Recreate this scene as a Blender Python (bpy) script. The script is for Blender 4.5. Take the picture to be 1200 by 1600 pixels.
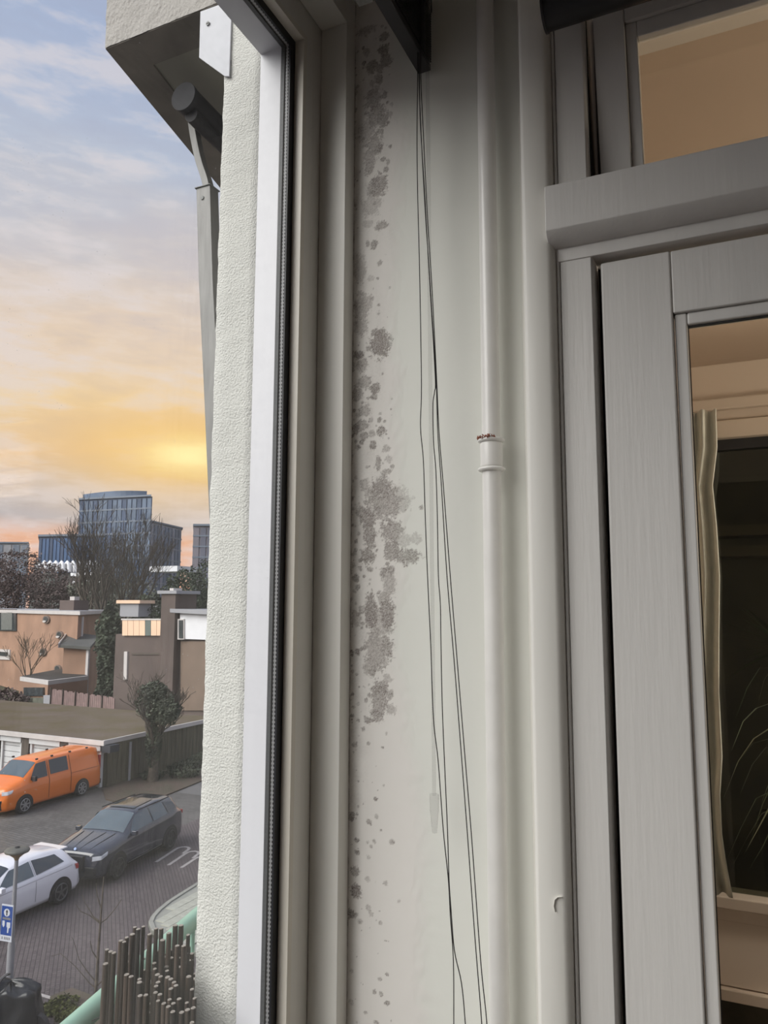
import bpy, bmesh, math, random
from math import sin, cos, tan, atan, atan2, pi, radians, sqrt, exp
from mathutils import Vector, noise, Matrix

random.seed(7)
for o in list(bpy.data.objects):
    bpy.data.objects.remove(o)
scene = bpy.context.scene
COL = scene.collection

# ------------------------------------------------------------ camera
F = 1183.0
YAW = radians(24.8); PITCH = atan(148 / 1183); ROLL = radians(-.2)
FW = Vector((-sin(YAW) * cos(PITCH), cos(YAW) * cos(PITCH), sin(PITCH)))
RT0 = Vector((cos(YAW), sin(YAW), 0)); UP0 = RT0.cross(FW)
RT = RT0 * cos(ROLL) - UP0 * sin(ROLL); UP = RT.cross(FW)
cam_d = bpy.data.cameras.new('camera'); cam = bpy.data.objects.new('camera', cam_d); COL.objects.link(cam)
cam.matrix_world = Matrix(((RT.x, UP.x, -FW.x, 0), (RT.y, UP.y, -FW.y, 0), (RT.z, UP.z, -FW.z, 0), (0, 0, 0, 1)))
cam_d.sensor_fit = 'VERTICAL'; cam_d.sensor_height = 36.0; cam_d.lens = 36.0 * F / 1600.0
cam_d.clip_start = 0.02; cam_d.clip_end = 3000
scene.camera = cam
# measuring helpers: direction of a spot of the photograph and where it meets a plane
def ray(u, v): return RT * ((u - 600) / F) - UP * ((v - 800) / F) + FW
def Py(u, v, y): r = ray(u, v); return r * (y / r.y)
def Pz(u, v, z): r = ray(u, v); return r * (z / r.z)
def Px(u, v, x): r = ray(u, v); return r * (x / r.x)
def Pd(u, v, d): return ray(u, v) * d
def Pw(u, v, a, b):
    n = Vector((b.y - a.y, a.x - b.x, 0)); r = ray(u, v); return r * (n.dot(a) / n.dot(r))

# ------------------------------------------------------------ sky, lamps, exposure
scene.view_settings.view_transform = 'Standard'
scene.view_settings.look = 'None'
scene.view_settings.gamma = 1.0
scene.view_settings.use_curve_mapping = False
scene.view_settings.exposure = 0.0

def N(nt, typ, **kw):
    n = nt.nodes.new(typ)
    for k, v in kw.items():
        if k.startswith('i_'):
            key = k[2:]; key = int(key) if key.isdigit() else key
            n.inputs[key].default_value = v
        else: setattr(n, k, v)
    return n
def ramp(nt, stops, interp='LINEAR'):
    r = nt.nodes.new('ShaderNodeValToRGB'); r.color_ramp.interpolation = interp
    el = r.color_ramp.elements
    while len(el) > 1: el.remove(el[-1])
    el[0].position = stops[0][0]; el[0].color = (*stops[0][1], 1)
    for p, c in stops[1:]:
        e = el.new(p); e.color = (*c, 1)
    return r
def lin(c): return tuple(((x / 255) / 12.92 if x / 255 <= .04045 else ((x / 255 + .055) / 1.055) ** 2.4) for x in c)
def mth(nt, op, a, b=None, clamp=False):
    m = nt.nodes.new('ShaderNodeMath'); m.operation = op; m.use_clamp = clamp
    for i, x in enumerate((a, b)):
        if x is None: continue
        if isinstance(x, (int, float)): m.inputs[i].default_value = x
        else: nt.links.new(x, m.inputs[i])
    return m.outputs[0]
def mixc(nt, fac, a, b, blend='MIX'):
    m = nt.nodes.new('ShaderNodeMix'); m.data_type = 'RGBA'; m.blend_type = blend
    for idx, x in ((0, fac), (6, a), (7, b)):
        if isinstance(x, (int, float)): m.inputs[idx].default_value = x
        elif isinstance(x, tuple): m.inputs[idx].default_value = (*x[:3], 1)
        else: nt.links.new(x, m.inputs[idx])
    return m.outputs[2]

world = bpy.data.worlds.new('evening_sky'); scene.world = world; world.use_nodes = True
nt = world.node_tree; nt.nodes.clear(); L = nt.links
wo = N(nt, 'ShaderNodeOutputWorld'); bg = N(nt, 'ShaderNodeBackground'); L.new(bg.outputs[0], wo.inputs[0])
tc = N(nt, 'ShaderNodeTexCoord'); sp = N(nt, 'ShaderNodeSeparateXYZ'); L.new(tc.outputs['Generated'], sp.inputs[0])
X, Y, Z = sp.outputs
elev = mth(nt, 'MULTIPLY', mth(nt, 'ARCSINE', Z), 180 / pi)
# stretched cloud noise, warps the bands a little
mp = N(nt, 'ShaderNodeMapping'); mp.inputs['Scale'].default_value = (2.2, 2.2, 9.0); mp.inputs['Rotation'].default_value = (.12, .1, 0)
L.new(tc.outputs['Generated'], mp.inputs[0])
n1 = N(nt, 'ShaderNodeTexNoise', i_Scale=1.6, i_Detail=7.0, i_Roughness=.58); L.new(mp.outputs[0], n1.inputs['Vector'])
n2 = N(nt, 'ShaderNodeTexNoise', i_Scale=3.4, i_Detail=8.0, i_Roughness=.6); L.new(mp.outputs[0], n2.inputs['Vector'])
warp = mth(nt, 'MULTIPLY', mth(nt, 'MULTIPLY', mth(nt, 'SUBTRACT', n1.outputs[0], .5), 9.0), mth(nt, 'DIVIDE', elev, 16.0, True))
ew = mth(nt, 'DIVIDE', mth(nt, 'ADD', elev, warp), 60.0, True)
# warm side (towards the sunset) and cool side
SAZ = radians(-39.5)
sd = ray(292, 712).normalized()
warm = ramp(nt, [(0, lin((236, 176, 144))), (.078, lin((240, 184, 152))), (.10, lin((196, 188, 190))), (.15, lin((204, 190, 184))),
                 (.18, lin((232, 200, 170))), (.25, lin((244, 214, 172))), (.32, lin((236, 212, 190))), (.40, lin((218, 208, 206))),
                 (.50, lin((196, 203, 220))), (.62, lin((176, 190, 220))), (.8, lin((168, 182, 216))), (1, lin((162, 176, 212)))])
cool = ramp(nt, [(0, lin((188, 176, 180))), (.12, lin((176, 176, 188))), (.3, lin((182, 186, 200))), (.6, lin((172, 184, 210))), (1, lin((156, 170, 205)))])
L.new(ew, warm.inputs[0]); L.new(ew, cool.inputs[0])
dotn = N(nt, 'ShaderNodeVectorMath', operation='DOT_PRODUCT'); L.new(tc.outputs['Generated'], dotn.inputs[0]); dotn.inputs[1].default_value = (sin(SAZ), cos(SAZ), 0)
side = N(nt, 'ShaderNodeMapRange', i_1=.55, i_2=.97); side.interpolation_type = 'SMOOTHSTEP'; L.new(dotn.outputs['Value'], side.inputs[0])
base = mixc(nt, side.outputs[0], cool.outputs[0], warm.outputs[0])
# cirrus: pale pinkish streaks
st = N(nt, 'ShaderNodeMapRange', i_1=.47, i_2=.60); L.new(n2.outputs[0], st.inputs[0])
stf = mth(nt, 'MULTIPLY', st.outputs[0], .55)
dk = N(nt, 'ShaderNodeMapRange', i_1=.50, i_2=.36); L.new(n2.outputs[0], dk.inputs[0])
base = mixc(nt, mth(nt, 'MULTIPLY', dk.outputs[0], .2), base, lin((168, 166, 190)))
c1 = mixc(nt, stf, base, lin((232, 222, 224)))
# glow round the hidden sun, flattened by cloud bands
sv = N(nt, 'ShaderNodeVectorMath', operation='SUBTRACT'); L.new(tc.outputs['Generated'], sv.inputs[0]); sv.inputs[1].default_value = sd
sc = N(nt, 'ShaderNodeVectorMath', operation='MULTIPLY'); L.new(sv.outputs[0], sc.inputs[0]); sc.inputs[1].default_value = (1, 1, 2.6)
ln = N(nt, 'ShaderNodeVectorMath', operation='LENGTH'); L.new(sc.outputs[0], ln.inputs[0])
d1 = mth(nt, 'ADD', ln.outputs['Value'], mth(nt, 'MULTIPLY', mth(nt, 'SUBTRACT', n2.outputs[0], .5), .10))
g1 = mth(nt, 'POWER', 2.718, mth(nt, 'MULTIPLY', mth(nt, 'MULTIPLY', d1, d1), -34.0))
g2 = mth(nt, 'POWER', 2.718, mth(nt, 'MULTIPLY', mth(nt, 'MULTIPLY', d1, d1), -420.0))
c2 = mixc(nt, mth(nt, 'MULTIPLY', g1, .85), c1, lin((255, 204, 112)))
c3 = mixc(nt, g2, c2, (1.15, .95, .45))
# below the horizon: dull ground haze
below = N(nt, 'ShaderNodeMapRange', i_1=-1.5, i_2=-.2); L.new(elev, below.inputs[0])
c4 = mixc(nt, below.outputs[0], lin((96, 92, 90)), c3)
L.new(c4, bg.inputs[0]); bg.inputs[1].default_value = 1.08

sl = bpy.data.lights.new('daylight_fill', 'SUN'); sl.energy = 4.4; sl.angle = radians(56); sl.color = (1.0, .965, .92)  # added broad soft sun, fills in daylight where the sky alone is too dim
slo = bpy.data.objects.new('daylight_fill', sl); COL.objects.link(slo)
slo.rotation_euler = Vector((-.42, -.67, .59)).to_track_quat('Z', 'Y').to_euler()

# ------------------------------------------------------------ generic builders
def link(o, parent=None):
    COL.objects.link(o)
    if parent: o.parent = parent
    return o
def tag(o, label=None, cat=None, group=None, kind=None):
    if label: o['label'] = label
    if cat: o['category'] = cat
    if group: o['group'] = group
    if kind: o['kind'] = kind
    return o
def empty(name, loc=(0, 0, 0), rz=0, label=None, cat=None, group=None, kind=None):
    o = bpy.data.objects.new(name, None); link(o); o.location = loc; o.rotation_euler = (0, 0, rz)
    o.empty_display_size = .05
    return tag(o, label, cat, group, kind)
class MB:
    def __init__(s): s.v = []; s.f = []; s.sm = []
    def add(s, vs, fs, smooth=False):
        b = len(s.v); s.v += [tuple(x) for x in vs]; s.f += [tuple(b + i for i in f) for f in fs]; s.sm += [smooth] * len(fs); return s
    def box(s, a, b):
        (x0, y0, z0), (x1, y1, z1) = a, b
        x0, x1 = min(x0, x1), max(x0, x1); y0, y1 = min(y0, y1), max(y0, y1); z0, z1 = min(z0, z1), max(z0, z1)
        vs = [(x0, y0, z0), (x1, y0, z0), (x1, y1, z0), (x0, y1, z0), (x0, y0, z1), (x1, y0, z1), (x1, y1, z1), (x0, y1, z1)]
        return s.add(vs, [(3, 2, 1, 0), (4, 5, 6, 7), (0, 1, 5, 4), (1, 2, 6, 5), (2, 3, 7, 6), (3, 0, 4, 7)])
    def prism(s, poly, z0, z1):
        n = len(poly); vs = [(p[0], p[1], z0) for p in poly] + [(p[0], p[1], z1) for p in poly]
        return s.add(vs, [tuple(range(n - 1, -1, -1)), tuple(range(n, 2 * n))] + [(i, (i + 1) % n, n + (i + 1) % n, n + i) for i in range(n)])
    def ext(s, poly, vec):
        n = len(poly); vec = Vector(vec); vs = [Vector(p) for p in poly]; vs = vs + [p + vec for p in vs]
        return s.add(vs, [tuple(range(n - 1, -1, -1)), tuple(range(n, 2 * n))] + [(i, (i + 1) % n, n + (i + 1) % n, n + i) for i in range(n)])
    def obox(s, o, ax, ay, az):   # oriented box from a corner and three edge vectors
        o = Vector(o); ax = Vector(ax); ay = Vector(ay); az = Vector(az)
        return s.ext([o, o + ax, o + ax + ay, o + ay], az)
    def tube(s, pts, r, n=8, cap=True, smooth=True):
        pts = [Vector(p) for p in pts]; rs = r if isinstance(r, (list, tuple)) else [r] * len(pts)
        vs = []; t0 = (pts[1] - pts[0]).normalized()
        a = t0.orthogonal().normalized()
        for i, p in enumerate(pts):
            t = (pts[min(i + 1, len(pts) - 1)] - pts[max(i - 1, 0)]).normalized()
            a = (a - t * a.dot(t)).normalized(); b = t.cross(a)
            for k in range(n):
                q = 2 * pi * k / n; vs.append(p + (a * cos(q) + b * sin(q)) * rs[i])
        fs = [(i * n + k, i * n + (k + 1) % n, (i + 1) * n + (k + 1) % n, (i + 1) * n + k) for i in range(len(pts) - 1) for k in range(n)]
        s.add(vs, fs, smooth)
        if cap:
            m = len(pts) - 1
            s.add(vs[:n], [tuple(range(n - 1, -1, -1))]); s.add(vs[m * n:], [tuple(range(n))])
        return s
    def lathe(s, prof, c=(0, 0, 0), n=32, smooth=True):   # prof: (r,z)
        vs = []
        for r_, z in prof:
            for k in range(n): vs.append((c[0] + r_ * cos(2 * pi * k / n), c[1] + r_ * sin(2 * pi * k / n), c[2] + z))
        fs = [(i * n + k, i * n + (k + 1) % n, (i + 1) * n + (k + 1) % n, (i + 1) * n + k) for i in range(len(prof) - 1) for k in range(n)]
        return s.add(vs, fs, smooth)
    def loop(s, prof, y0, y1, z0, z1):   # mitred frame round an opening in a plane x = const; prof: (x, inset)
        n = len(prof); vs = []
        for (cy, sy, cz, sz) in ((y1, -1, z1, -1), (y0, 1, z1, -1), (y0, 1, z0, 1), (y1, -1, z0, 1)):
            for x, d in prof: vs.append((x, cy + sy * d, cz + sz * d))
        fs = []
        for c in range(4):
            for i in range(n):
                j = (i + 1) % n; e = (c + 1) % 4
                fs.append((c * n + i, c * n + j, e * n + j, e * n + i))
        return s.add(vs, fs)
    def build(s, name, mat, parent=None, bevel=0, seg=2, fix=True):
        me = bpy.data.meshes.new(name); me.from_pydata(s.v, [], s.f); me.update()
        me.polygons.foreach_set('use_smooth', s.sm)
        if fix:
            bm = bmesh.new(); bm.from_mesh(me); bmesh.ops.recalc_face_normals(bm, faces=bm.faces); bm.to_mesh(me); bm.free()
        me.materials.append(mat)
        o = bpy.data.objects.new(name, me); link(o, parent)
        if bevel:
            m = o.modifiers.new('bevel', 'BEVEL'); m.width = bevel; m.segments = seg; m.limit_method = 'ANGLE'; m.angle_limit = radians(40)
            m.harden_normals = True
            me.polygons.foreach_set('use_smooth', [True] * len(me.polygons))
        return o
def struct(o, kind='structure'): o['kind'] = kind; return o

# ------------------------------------------------------------ materials
def mat(name, col, rough=.6, var=.06, scale=8., bump=0., bscale=60., stretch=(1, 1, 1), metal=0., col2=None, spec=.5, coat=0., detail=4.0):
    m = bpy.data.materials.new(name); m.use_nodes = True; nt = m.node_tree
    b = nt.nodes['Principled BSDF']; b.inputs['Roughness'].default_value = rough; b.inputs['Metallic'].default_value = metal
    b.inputs['Specular IOR Level'].default_value = spec; b.inputs['Coat Weight'].default_value = coat; b.inputs['Coat Roughness'].default_value = .05
    t = N(nt, 'ShaderNodeTexCoord'); mp = N(nt, 'ShaderNodeMapping'); mp.inputs['Scale'].default_value = stretch
    nt.links.new(t.outputs['Object'], mp.inputs[0])
    c = lin(col) if max(col) > 1.001 else col
    n = N(nt, 'ShaderNodeTexNoise', i_Scale=scale, i_Detail=detail); nt.links.new(mp.outputs[0], n.inputs['Vector'])
    c2 = lin(col2) if col2 else tuple(x * (1 - 2.2 * var) for x in c)
    r = ramp(nt, [(.3, c2), (.7, c)]); nt.links.new(n.outputs[0], r.inputs[0]); nt.links.new(r.outputs[0], b.inputs['Base Color'])
    if bump:
        n2 = N(nt, 'ShaderNodeTexNoise', i_Scale=bscale, i_Detail=5.0); nt.links.new(mp.outputs[0], n2.inputs['Vector'])
        bp = N(nt, 'ShaderNodeBump', i_Strength=1.0, i_Distance=bump); nt.links.new(n2.outputs[0], bp.inputs['Height'])
        nt.links.new(bp.outputs[0], b.inputs['Normal'])
    return m
def glass(name, tint=(.97, .98, .97), dirt=0., haze=0., rough=.0, f0=.04, k=1.):
    m = bpy.data.materials.new(name); m.use_nodes = True; nt = m.node_tree; nt.nodes.clear()
    out = N(nt, 'ShaderNodeOutputMaterial'); tr = N(nt, 'ShaderNodeBsdfTransparent'); tr.inputs[0].default_value = (*tint, 1)
    gl = N(nt, 'ShaderNodeBsdfGlossy'); gl.inputs['Roughness'].default_value = rough
    lw = N(nt, 'ShaderNodeLayerWeight', i_Blend=.5)
    fr = mth(nt, 'ADD', mth(nt, 'MULTIPLY', mth(nt, 'POWER', lw.outputs['Facing'], 5.0), (1 - f0) * k), f0 * k)
    mx = N(nt, 'ShaderNodeMixShader'); nt.links.new(fr, mx.inputs[0]); nt.links.new(tr.outputs[0], mx.inputs[1]); nt.links.new(gl.outputs[0], mx.inputs[2])
    last = mx.outputs[0]
    if dirt or haze:
        t = N(nt, 'ShaderNodeTexCoord')
        vo = N(nt, 'ShaderNodeTexVoronoi', i_Scale=170.0); nt.links.new(t.outputs['Object'], vo.inputs['Vector'])
        ns = N(nt, 'ShaderNodeTexNoise', i_Scale=9.0, i_Detail=3.0); nt.links.new(t.outputs['Object'], ns.inputs['Vector'])
        ms = N(nt, 'ShaderNodeMapRange', i_1=.50, i_2=.66); nt.links.new(ns.outputs[0], ms.inputs[0])
        spk = N(nt, 'ShaderNodeMapRange', i_1=.16, i_2=.08); nt.links.new(vo.outputs['Distance'], spk.inputs[0])
        sepc = N(nt, 'ShaderNodeSeparateColor'); nt.links.new(vo.outputs['Color'], sepc.inputs[0])
        pick = mth(nt, 'GREATER_THAN', sepc.outputs[0], .80)
        dd = mth(nt, 'MULTIPLY', mth(nt, 'MULTIPLY', spk.outputs[0], pick), mth(nt, 'MULTIPLY', ms.outputs[0], dirt))
        df = N(nt, 'ShaderNodeBsdfTranslucent'); df.inputs[0].default_value = (.9, .9, .9, 1)
        d2 = N(nt, 'ShaderNodeBsdfDiffuse'); d2.inputs[0].default_value = (.9, .9, .9, 1)
        mm = N(nt, 'ShaderNodeMixShader', i_0=.5); nt.links.new(df.outputs[0], mm.inputs[1]); nt.links.new(d2.outputs[0], mm.inputs[2])
        m2 = N(nt, 'ShaderNodeMixShader'); nt.links.new(mth(nt, 'ADD', dd, haze), m2.inputs[0]); nt.links.new(last, m2.inputs[1]); nt.links.new(mm.outputs[0], m2.inputs[2])
        last = m2.outputs[0]
    nt.links.new(last, out.inputs[0]); return m
def emis(name, col, s):
    m = bpy.data.materials.new(name); m.use_nodes = True; nt = m.node_tree; nt.nodes.clear()
    out = N(nt, 'ShaderNodeOutputMaterial'); e = N(nt, 'ShaderNodeEmission'); e.inputs[0].default_value = (*lin(col), 1); e.inputs[1].default_value = s
    nt.links.new(e.outputs[0], out.inputs[0]); return m
def brick_mat(name, a, b, mortar, scale, bw=.5, rh=.25, ms=.02, rot=0, plane='xy', rough=.85, bump=.004):
    m = bpy.data.materials.new(name); m.use_nodes = True; nt = m.node_tree; p = nt.nodes['Principled BSDF']; p.inputs['Roughness'].default_value = rough
    t = N(nt, 'ShaderNodeTexCoord'); mp = N(nt, 'ShaderNodeMapping')
    if plane == 'wall':
        # walls: run the courses along z, any horizontal heading
        s_ = N(nt, 'ShaderNodeSeparateXYZ'); nt.links.new(t.outputs['Object'], s_.inputs[0])
        h = mth(nt, 'ADD', s_.outputs[0], mth(nt, 'MULTIPLY', s_.outputs[1], .9)); cb = N(nt, 'ShaderNodeCombineXYZ')
        nt.links.new(h, cb.inputs[0]); nt.links.new(s_.outputs[2], cb.inputs[1]); nt.links.new(cb.outputs[0], mp.inputs[0])
    else: nt.links.new(t.outputs['Object'], mp.inputs[0])
    mp.inputs['Rotation'].default_value = (0, 0, rot)
    br = N(nt, 'ShaderNodeTexBrick', i_Scale=scale); br.inputs['Color1'].default_value = (*lin(a), 1); br.inputs['Color2'].default_value = (*lin(b), 1)
    br.inputs['Mortar'].default_value = (*lin(mortar), 1); br.inputs['Mortar Size'].default_value = ms; br.inputs['Brick Width'].default_value = bw; br.inputs['Row Height'].default_value = rh
    nt.links.new(mp.outputs[0], br.inputs[0])
    n = N(nt, 'ShaderNodeTexNoise', i_Scale=.35, i_Detail=6.0); nt.links.new(t.outputs['Object'], n.inputs['Vector'])
    mr = N(nt, 'ShaderNodeMapRange', i_1=.3, i_2=.7, i_3=.72, i_4=1.12); nt.links.new(n.outputs[0], mr.inputs[0])
    cc = mixc(nt, 1.0, br.outputs[0], mr.outputs[0], 'MULTIPLY'); nt.links.new(cc, p.inputs['Base Color'])
    bp = N(nt, 'ShaderNodeBump', i_Distance=bump); bp.invert = True; nt.links.new(br.outputs['Fac'], bp.inputs['Height']); nt.links.new(bp.outputs[0], p.inputs['Normal'])
    return m

M = {}
M['plaster'] = mat('wall_plaster', (.78, .775, .73), .75, .02, 3, .0015, 22)
M['trim'] = mat('trim_paint', (.80, .78, .73), .42, .025, 5, .0004, 14, (3, 3, .5))
M['frame_in'] = mat('window_frame_paint', (.76, .73, .68), .38, .03, 6, .0002, 30, (4, 4, .4))
M['frame_bead'] = mat('glazing_bead_plastic', (.74, .69, .61), .35, .02, 6)
M['frame_out'] = mat('outer_frame_plastic', (.66, .66, .695), .4, .015, 6, .0001, 40, (8, 8, .3))
M['rubber'] = mat('black_rubber', (.012, .012, .016), .5, .1)
M['rubber2'] = mat('grey_rubber', (.05, .052, .055), .55, .1)
M['door'] = mat('door_paint', (.69, .67, .645), .40, .03, 4, .00045, 30, (5, 5, .35))
M['pipe'] = mat('pipe_paint', (.82, .80, .77), .28, .03, 20, .0006, 35)
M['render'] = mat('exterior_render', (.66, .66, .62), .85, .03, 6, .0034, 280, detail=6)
M['render2'] = mat('canopy_render', (.44, .42, .39), .85, .06, 8, .0045, 150, (1, 1, .7), detail=6)  # darker than the pier render: weathered colour plus shade painted in
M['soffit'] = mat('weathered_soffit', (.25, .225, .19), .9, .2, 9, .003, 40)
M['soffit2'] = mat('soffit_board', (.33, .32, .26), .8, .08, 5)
M['alu'] = mat('brushed_aluminium', (.20, .197, .19), .5, .12, 30, metal=.3, stretch=(6, 6, .5))
M['white_metal'] = mat('white_powder_metal', (.50, .51, .55), .45, .05, 40, .0003, 90)
M['dark_metal'] = mat('dark_roller_metal', (.022, .021, .024), .75, .25, 40)
M['screw'] = mat('screw_steel', (.20, .205, .20), .5, .2, 300, metal=.2)
M['black'] = mat('black_satin', (.018, .017, .02), .45, .15, 20)
M['slat'] = mat('black_slat', (.028, .025, .028), .5, .2, 20)
M['cord'] = mat('black_cord', (.03, .026, .028), .8, .2, 400)
M['rust'] = mat('rust', (.30, .10, .06), .9, .5, 220, .002, 400, col2=(150, 96, 76))
M['cream'] = mat('cream_paint', (.66, .55, .46), .5, .03, 4)
M['cream_lit'] = mat('cream_paint_lit', (.86, .75, .68), .5, .03, 4)  # lighter copy of the cream, low daylight put into its colour
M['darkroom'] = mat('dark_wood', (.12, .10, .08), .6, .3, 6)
M['curtain'] = mat('pale_curtain', (.78, .78, .72), .9, .05, 50)
M['wood_floor'] = mat('floor_boards', (.14, .09, .06), .4, .2, 6, stretch=(1, 8, 1))
M['dim_wall'] = mat('taupe_wall', (.62, .59, .55), .8, .02, 3)
M['white_in'] = mat('ceiling_white', (.80, .79, .76), .8, .02, 3)
M['green_rail'] = mat('green_rail_paint', (.33, .55, .44), .35, .08, 12)
M['stick'] = mat('brushwood_bark', (.050, .033, .024), .75, .4, 40, .001, 120, (1, 1, .08))
M['stick2'] = mat('brushwood_bark_pale', (.080, .053, .038), .75, .35, 40, .001, 120, (1, 1, .08))
M['pith'] = mat('cut_wood', (.42, .38, .34), .8, .2, 300)
M['pith_dark'] = mat('cut_wood_core', (.22, .18, .15), .8, .2, 300)
G = mat
W_GLASS = glass('window_glass', (.985, .99, .99), .6, .012, k=.5)
I_GLASS = glass('inner_window_glass', (.985, .99, .985), 0, 0, k=.5)
D_GLASS = glass('door_glass', (.94, .95, .92), 0, .0, k=1.3)

# =========================================================== THE ROOM
WX = -.620                      # inner face of the window wall
YW = 1.2                        # wall with the mould
ZT, ZB, Y0, Y1 = 1.142, -.86, -2.0, 1.2
CEIL, FLO = 1.5, -1.6
XR = 2.3; YB = -2.6

# mouldy plaster: colour attribute holds where the mould sits
SP = [(572,48,14,5,.5),(600,58,7,6,.8),(599,78,7,8,.9),(603,95,9,9,.8),(581,105,8,9,.8),(593,108,5,6,.7),(573,80,5,5,.5),(593,124,5,8,.8),(582,130,4,5,.5),
(601,148,4,6,.8),(612,163,3,3,.4),(583,155,12,14,.7),(588,180,12,16,.7),(598,187,8,12,.75),(596,205,4,5,.7),(573,208,12,16,.5),(585,228,10,18,.65),(592,232,5,6,.8),
(578,245,9,12,.6),(577,262,6,10,.7),(606,253,3,5,.6),(592,290,12,15,.85),(583,295,9,14,.6),(580,320,13,16,.45),(596,352,9,6,.75),(575,350,8,5,.4),(585,382,5,6,.85),
(575,380,3,6,.7),(594,411,4,4,.8),(580,435,5,4,.35),(562,420,8,22,.4),(564,480,10,20,.55),(572,475,9,13,.5),(592,476,2,2,.8),(565,510,9,14,.55),(594,537,14,19,1.0),
(586,520,6,5,.85),(576,544,4,5,.8),(560,555,8,6,1.1),(566,570,8,9,.65),(570,598,9,9,.65),(586,607,7,8,.95),(586,620,5,5,.8),(558,615,8,10,.65),(570,642,8,9,.65),
(567,664,7,8,.65),(556,670,5,8,.75),(569,680,6,6,.75),(581,677,5,5,.55),(595,674,6,7,.9),(583,695,5,6,.85),(561,698,3,3,.8),(556,690,2,3,.8),(603,701,5,5,.6),
(607,718,5,5,.5),(591,724,4,14,.75),(605,737,6,4,.75),(570,757,7,8,.55),(596,762,13,16,.85),(600,785,25,24,.75),(578,770,8,10,.55),(622,782,17,18,.42),
(565,800,8,9,.7),(575,810,11,14,.9),(578,835,8,22,.9),(575,868,9,12,.9),(612,830,15,15,.8),(613,860,11,16,.85),(637,870,18,10,.85),(630,845,10,10,.4),(650,842,7,8,.4),
(658,793,3,4,.8),(563,888,3,4,.7),(578,890,4,4,.8),(598,895,5,6,.8),(610,890,7,6,.8),(569,901,2.5,2.5,.8),(556,903,5,6,.8),(559,917,4,5,.8),(592,926,3,3,.8),
(608,910,9,22,.65),(600,935,9,10,.7),(580,955,8,24,.95),(605,960,10,22,.95),(567,952,6,6,.6),(557,965,7,12,.5),(595,975,16,22,.55),(590,1015,17,28,.65),
(605,1012,8,15,.8),(570,1013,4,4,.7),(564,1015,3,3,.7),(580,1040,11,14,.6),(582,1050,6,6,.8),(572,1040,3,3,.8),(605,1060,6,6,.5),(600,1072,6,10,.7),
(592,1095,12,26,.85),(608,1085,6,8,.6),(610,1108,8,7,.6),(590,1120,9,8,.7),(572,1094,3,4,.8),(575,1125,6,5,.8),(568,1140,3,4,.7),(576,1162,3,3,.7),(598,1168,2,2,.9),
(587,1248,3,3,1.),(577,1285,4,5,.8),(549,1276,5,6,.9),(557,1313,4,4,.9),(585,1315,3,3,.7),(555,1361,6,7,.85),(556,1393,8,9,1.05),(549,1428,6,6,1.),
(594,1530,3,3,.7),(585,1550,3,4,.8),(605,1567,4,4,.9),(596,1553,3,4,.7),(588,1598,4,3,.7),(623,1408,3,3,.5),(571,1582,3,3,.7),(576,1340,3,3,.5)]
rng = random.Random(3)
for k in range(620):
    v = rng.uniform(40, 1600); w = rng.random() ** 1.7
    dens = 1 if 560 < v < 1130 else (.7 if v < 330 else .35)
    if rng.random() > dens: continue
    q_ = rng.random() ** 2.2; SP.append((549 + w * 64, v, .9 + 3.4 * q_, .9 + 3.8 * q_, rng.uniform(.35, .95)))
blobs = []
for (u, v, ru, rv, s) in SP:
    c = Py(u, v, YW); e = Py(u + ru, v, YW); g = Py(u, v + rv, YW)
    blobs.append((c.x, c.z, abs(e.x - c.x), abs(g.z - c.z), s))
STEP = .0017
gx = [WX - .002 + STEP * i for i in range(int(.145 / STEP))]; xs = gx + [-.47, -.44, -.40, -.36, -.30, -.24]
zs_ = [-.78 + STEP * i for i in range(int(2.06 / STEP))]; zl = [FLO] + zs_ + [CEIL]
nx, nz = len(xs), len(zl); field = {}
for (bx, bz, rx, rz, s) in blobs:
    i0 = int((bx - 1.7 * rx - gx[0]) / STEP); i1 = int((bx + 1.7 * rx - gx[0]) / STEP) + 1
    j0 = int((bz - 1.7 * rz - zs_[0]) / STEP); j1 = int((bz + 1.7 * rz - zs_[0]) / STEP) + 1
    for i in range(max(i0, 0), min(i1, len(gx) - 1) + 1):
        for j in range(max(j0, 0), min(j1, len(zs_) - 1) + 1):
            x, z = gx[i], zs_[j]
            d = sqrt(((x - bx) / rx) ** 2 + ((z - bz) / rz) ** 2) * (.86 if rx > .006 else 1)
            p = Vector((x * 110, z * 110, 3)); nn = noise.noise(p) * .9 + noise.noise(p * 2.7) * .8 + noise.noise(p * 6.3) * .7
            q = d + nn * .46
            val = s * max(0., min(1., (1.12 - q) / .30)) * (1 + .16 * (q > .72) * (q < 1.0)) * (.85 + .55 * noise.noise(p * 4.1))
            key = (i, j + 1)
            field[key] = max(field.get(key, 0), val) + .12 * min(field.get(key, 0), val)
col_ = [0.0] * (nx * nz); pink = [0.0] * (nx * nz)
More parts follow.
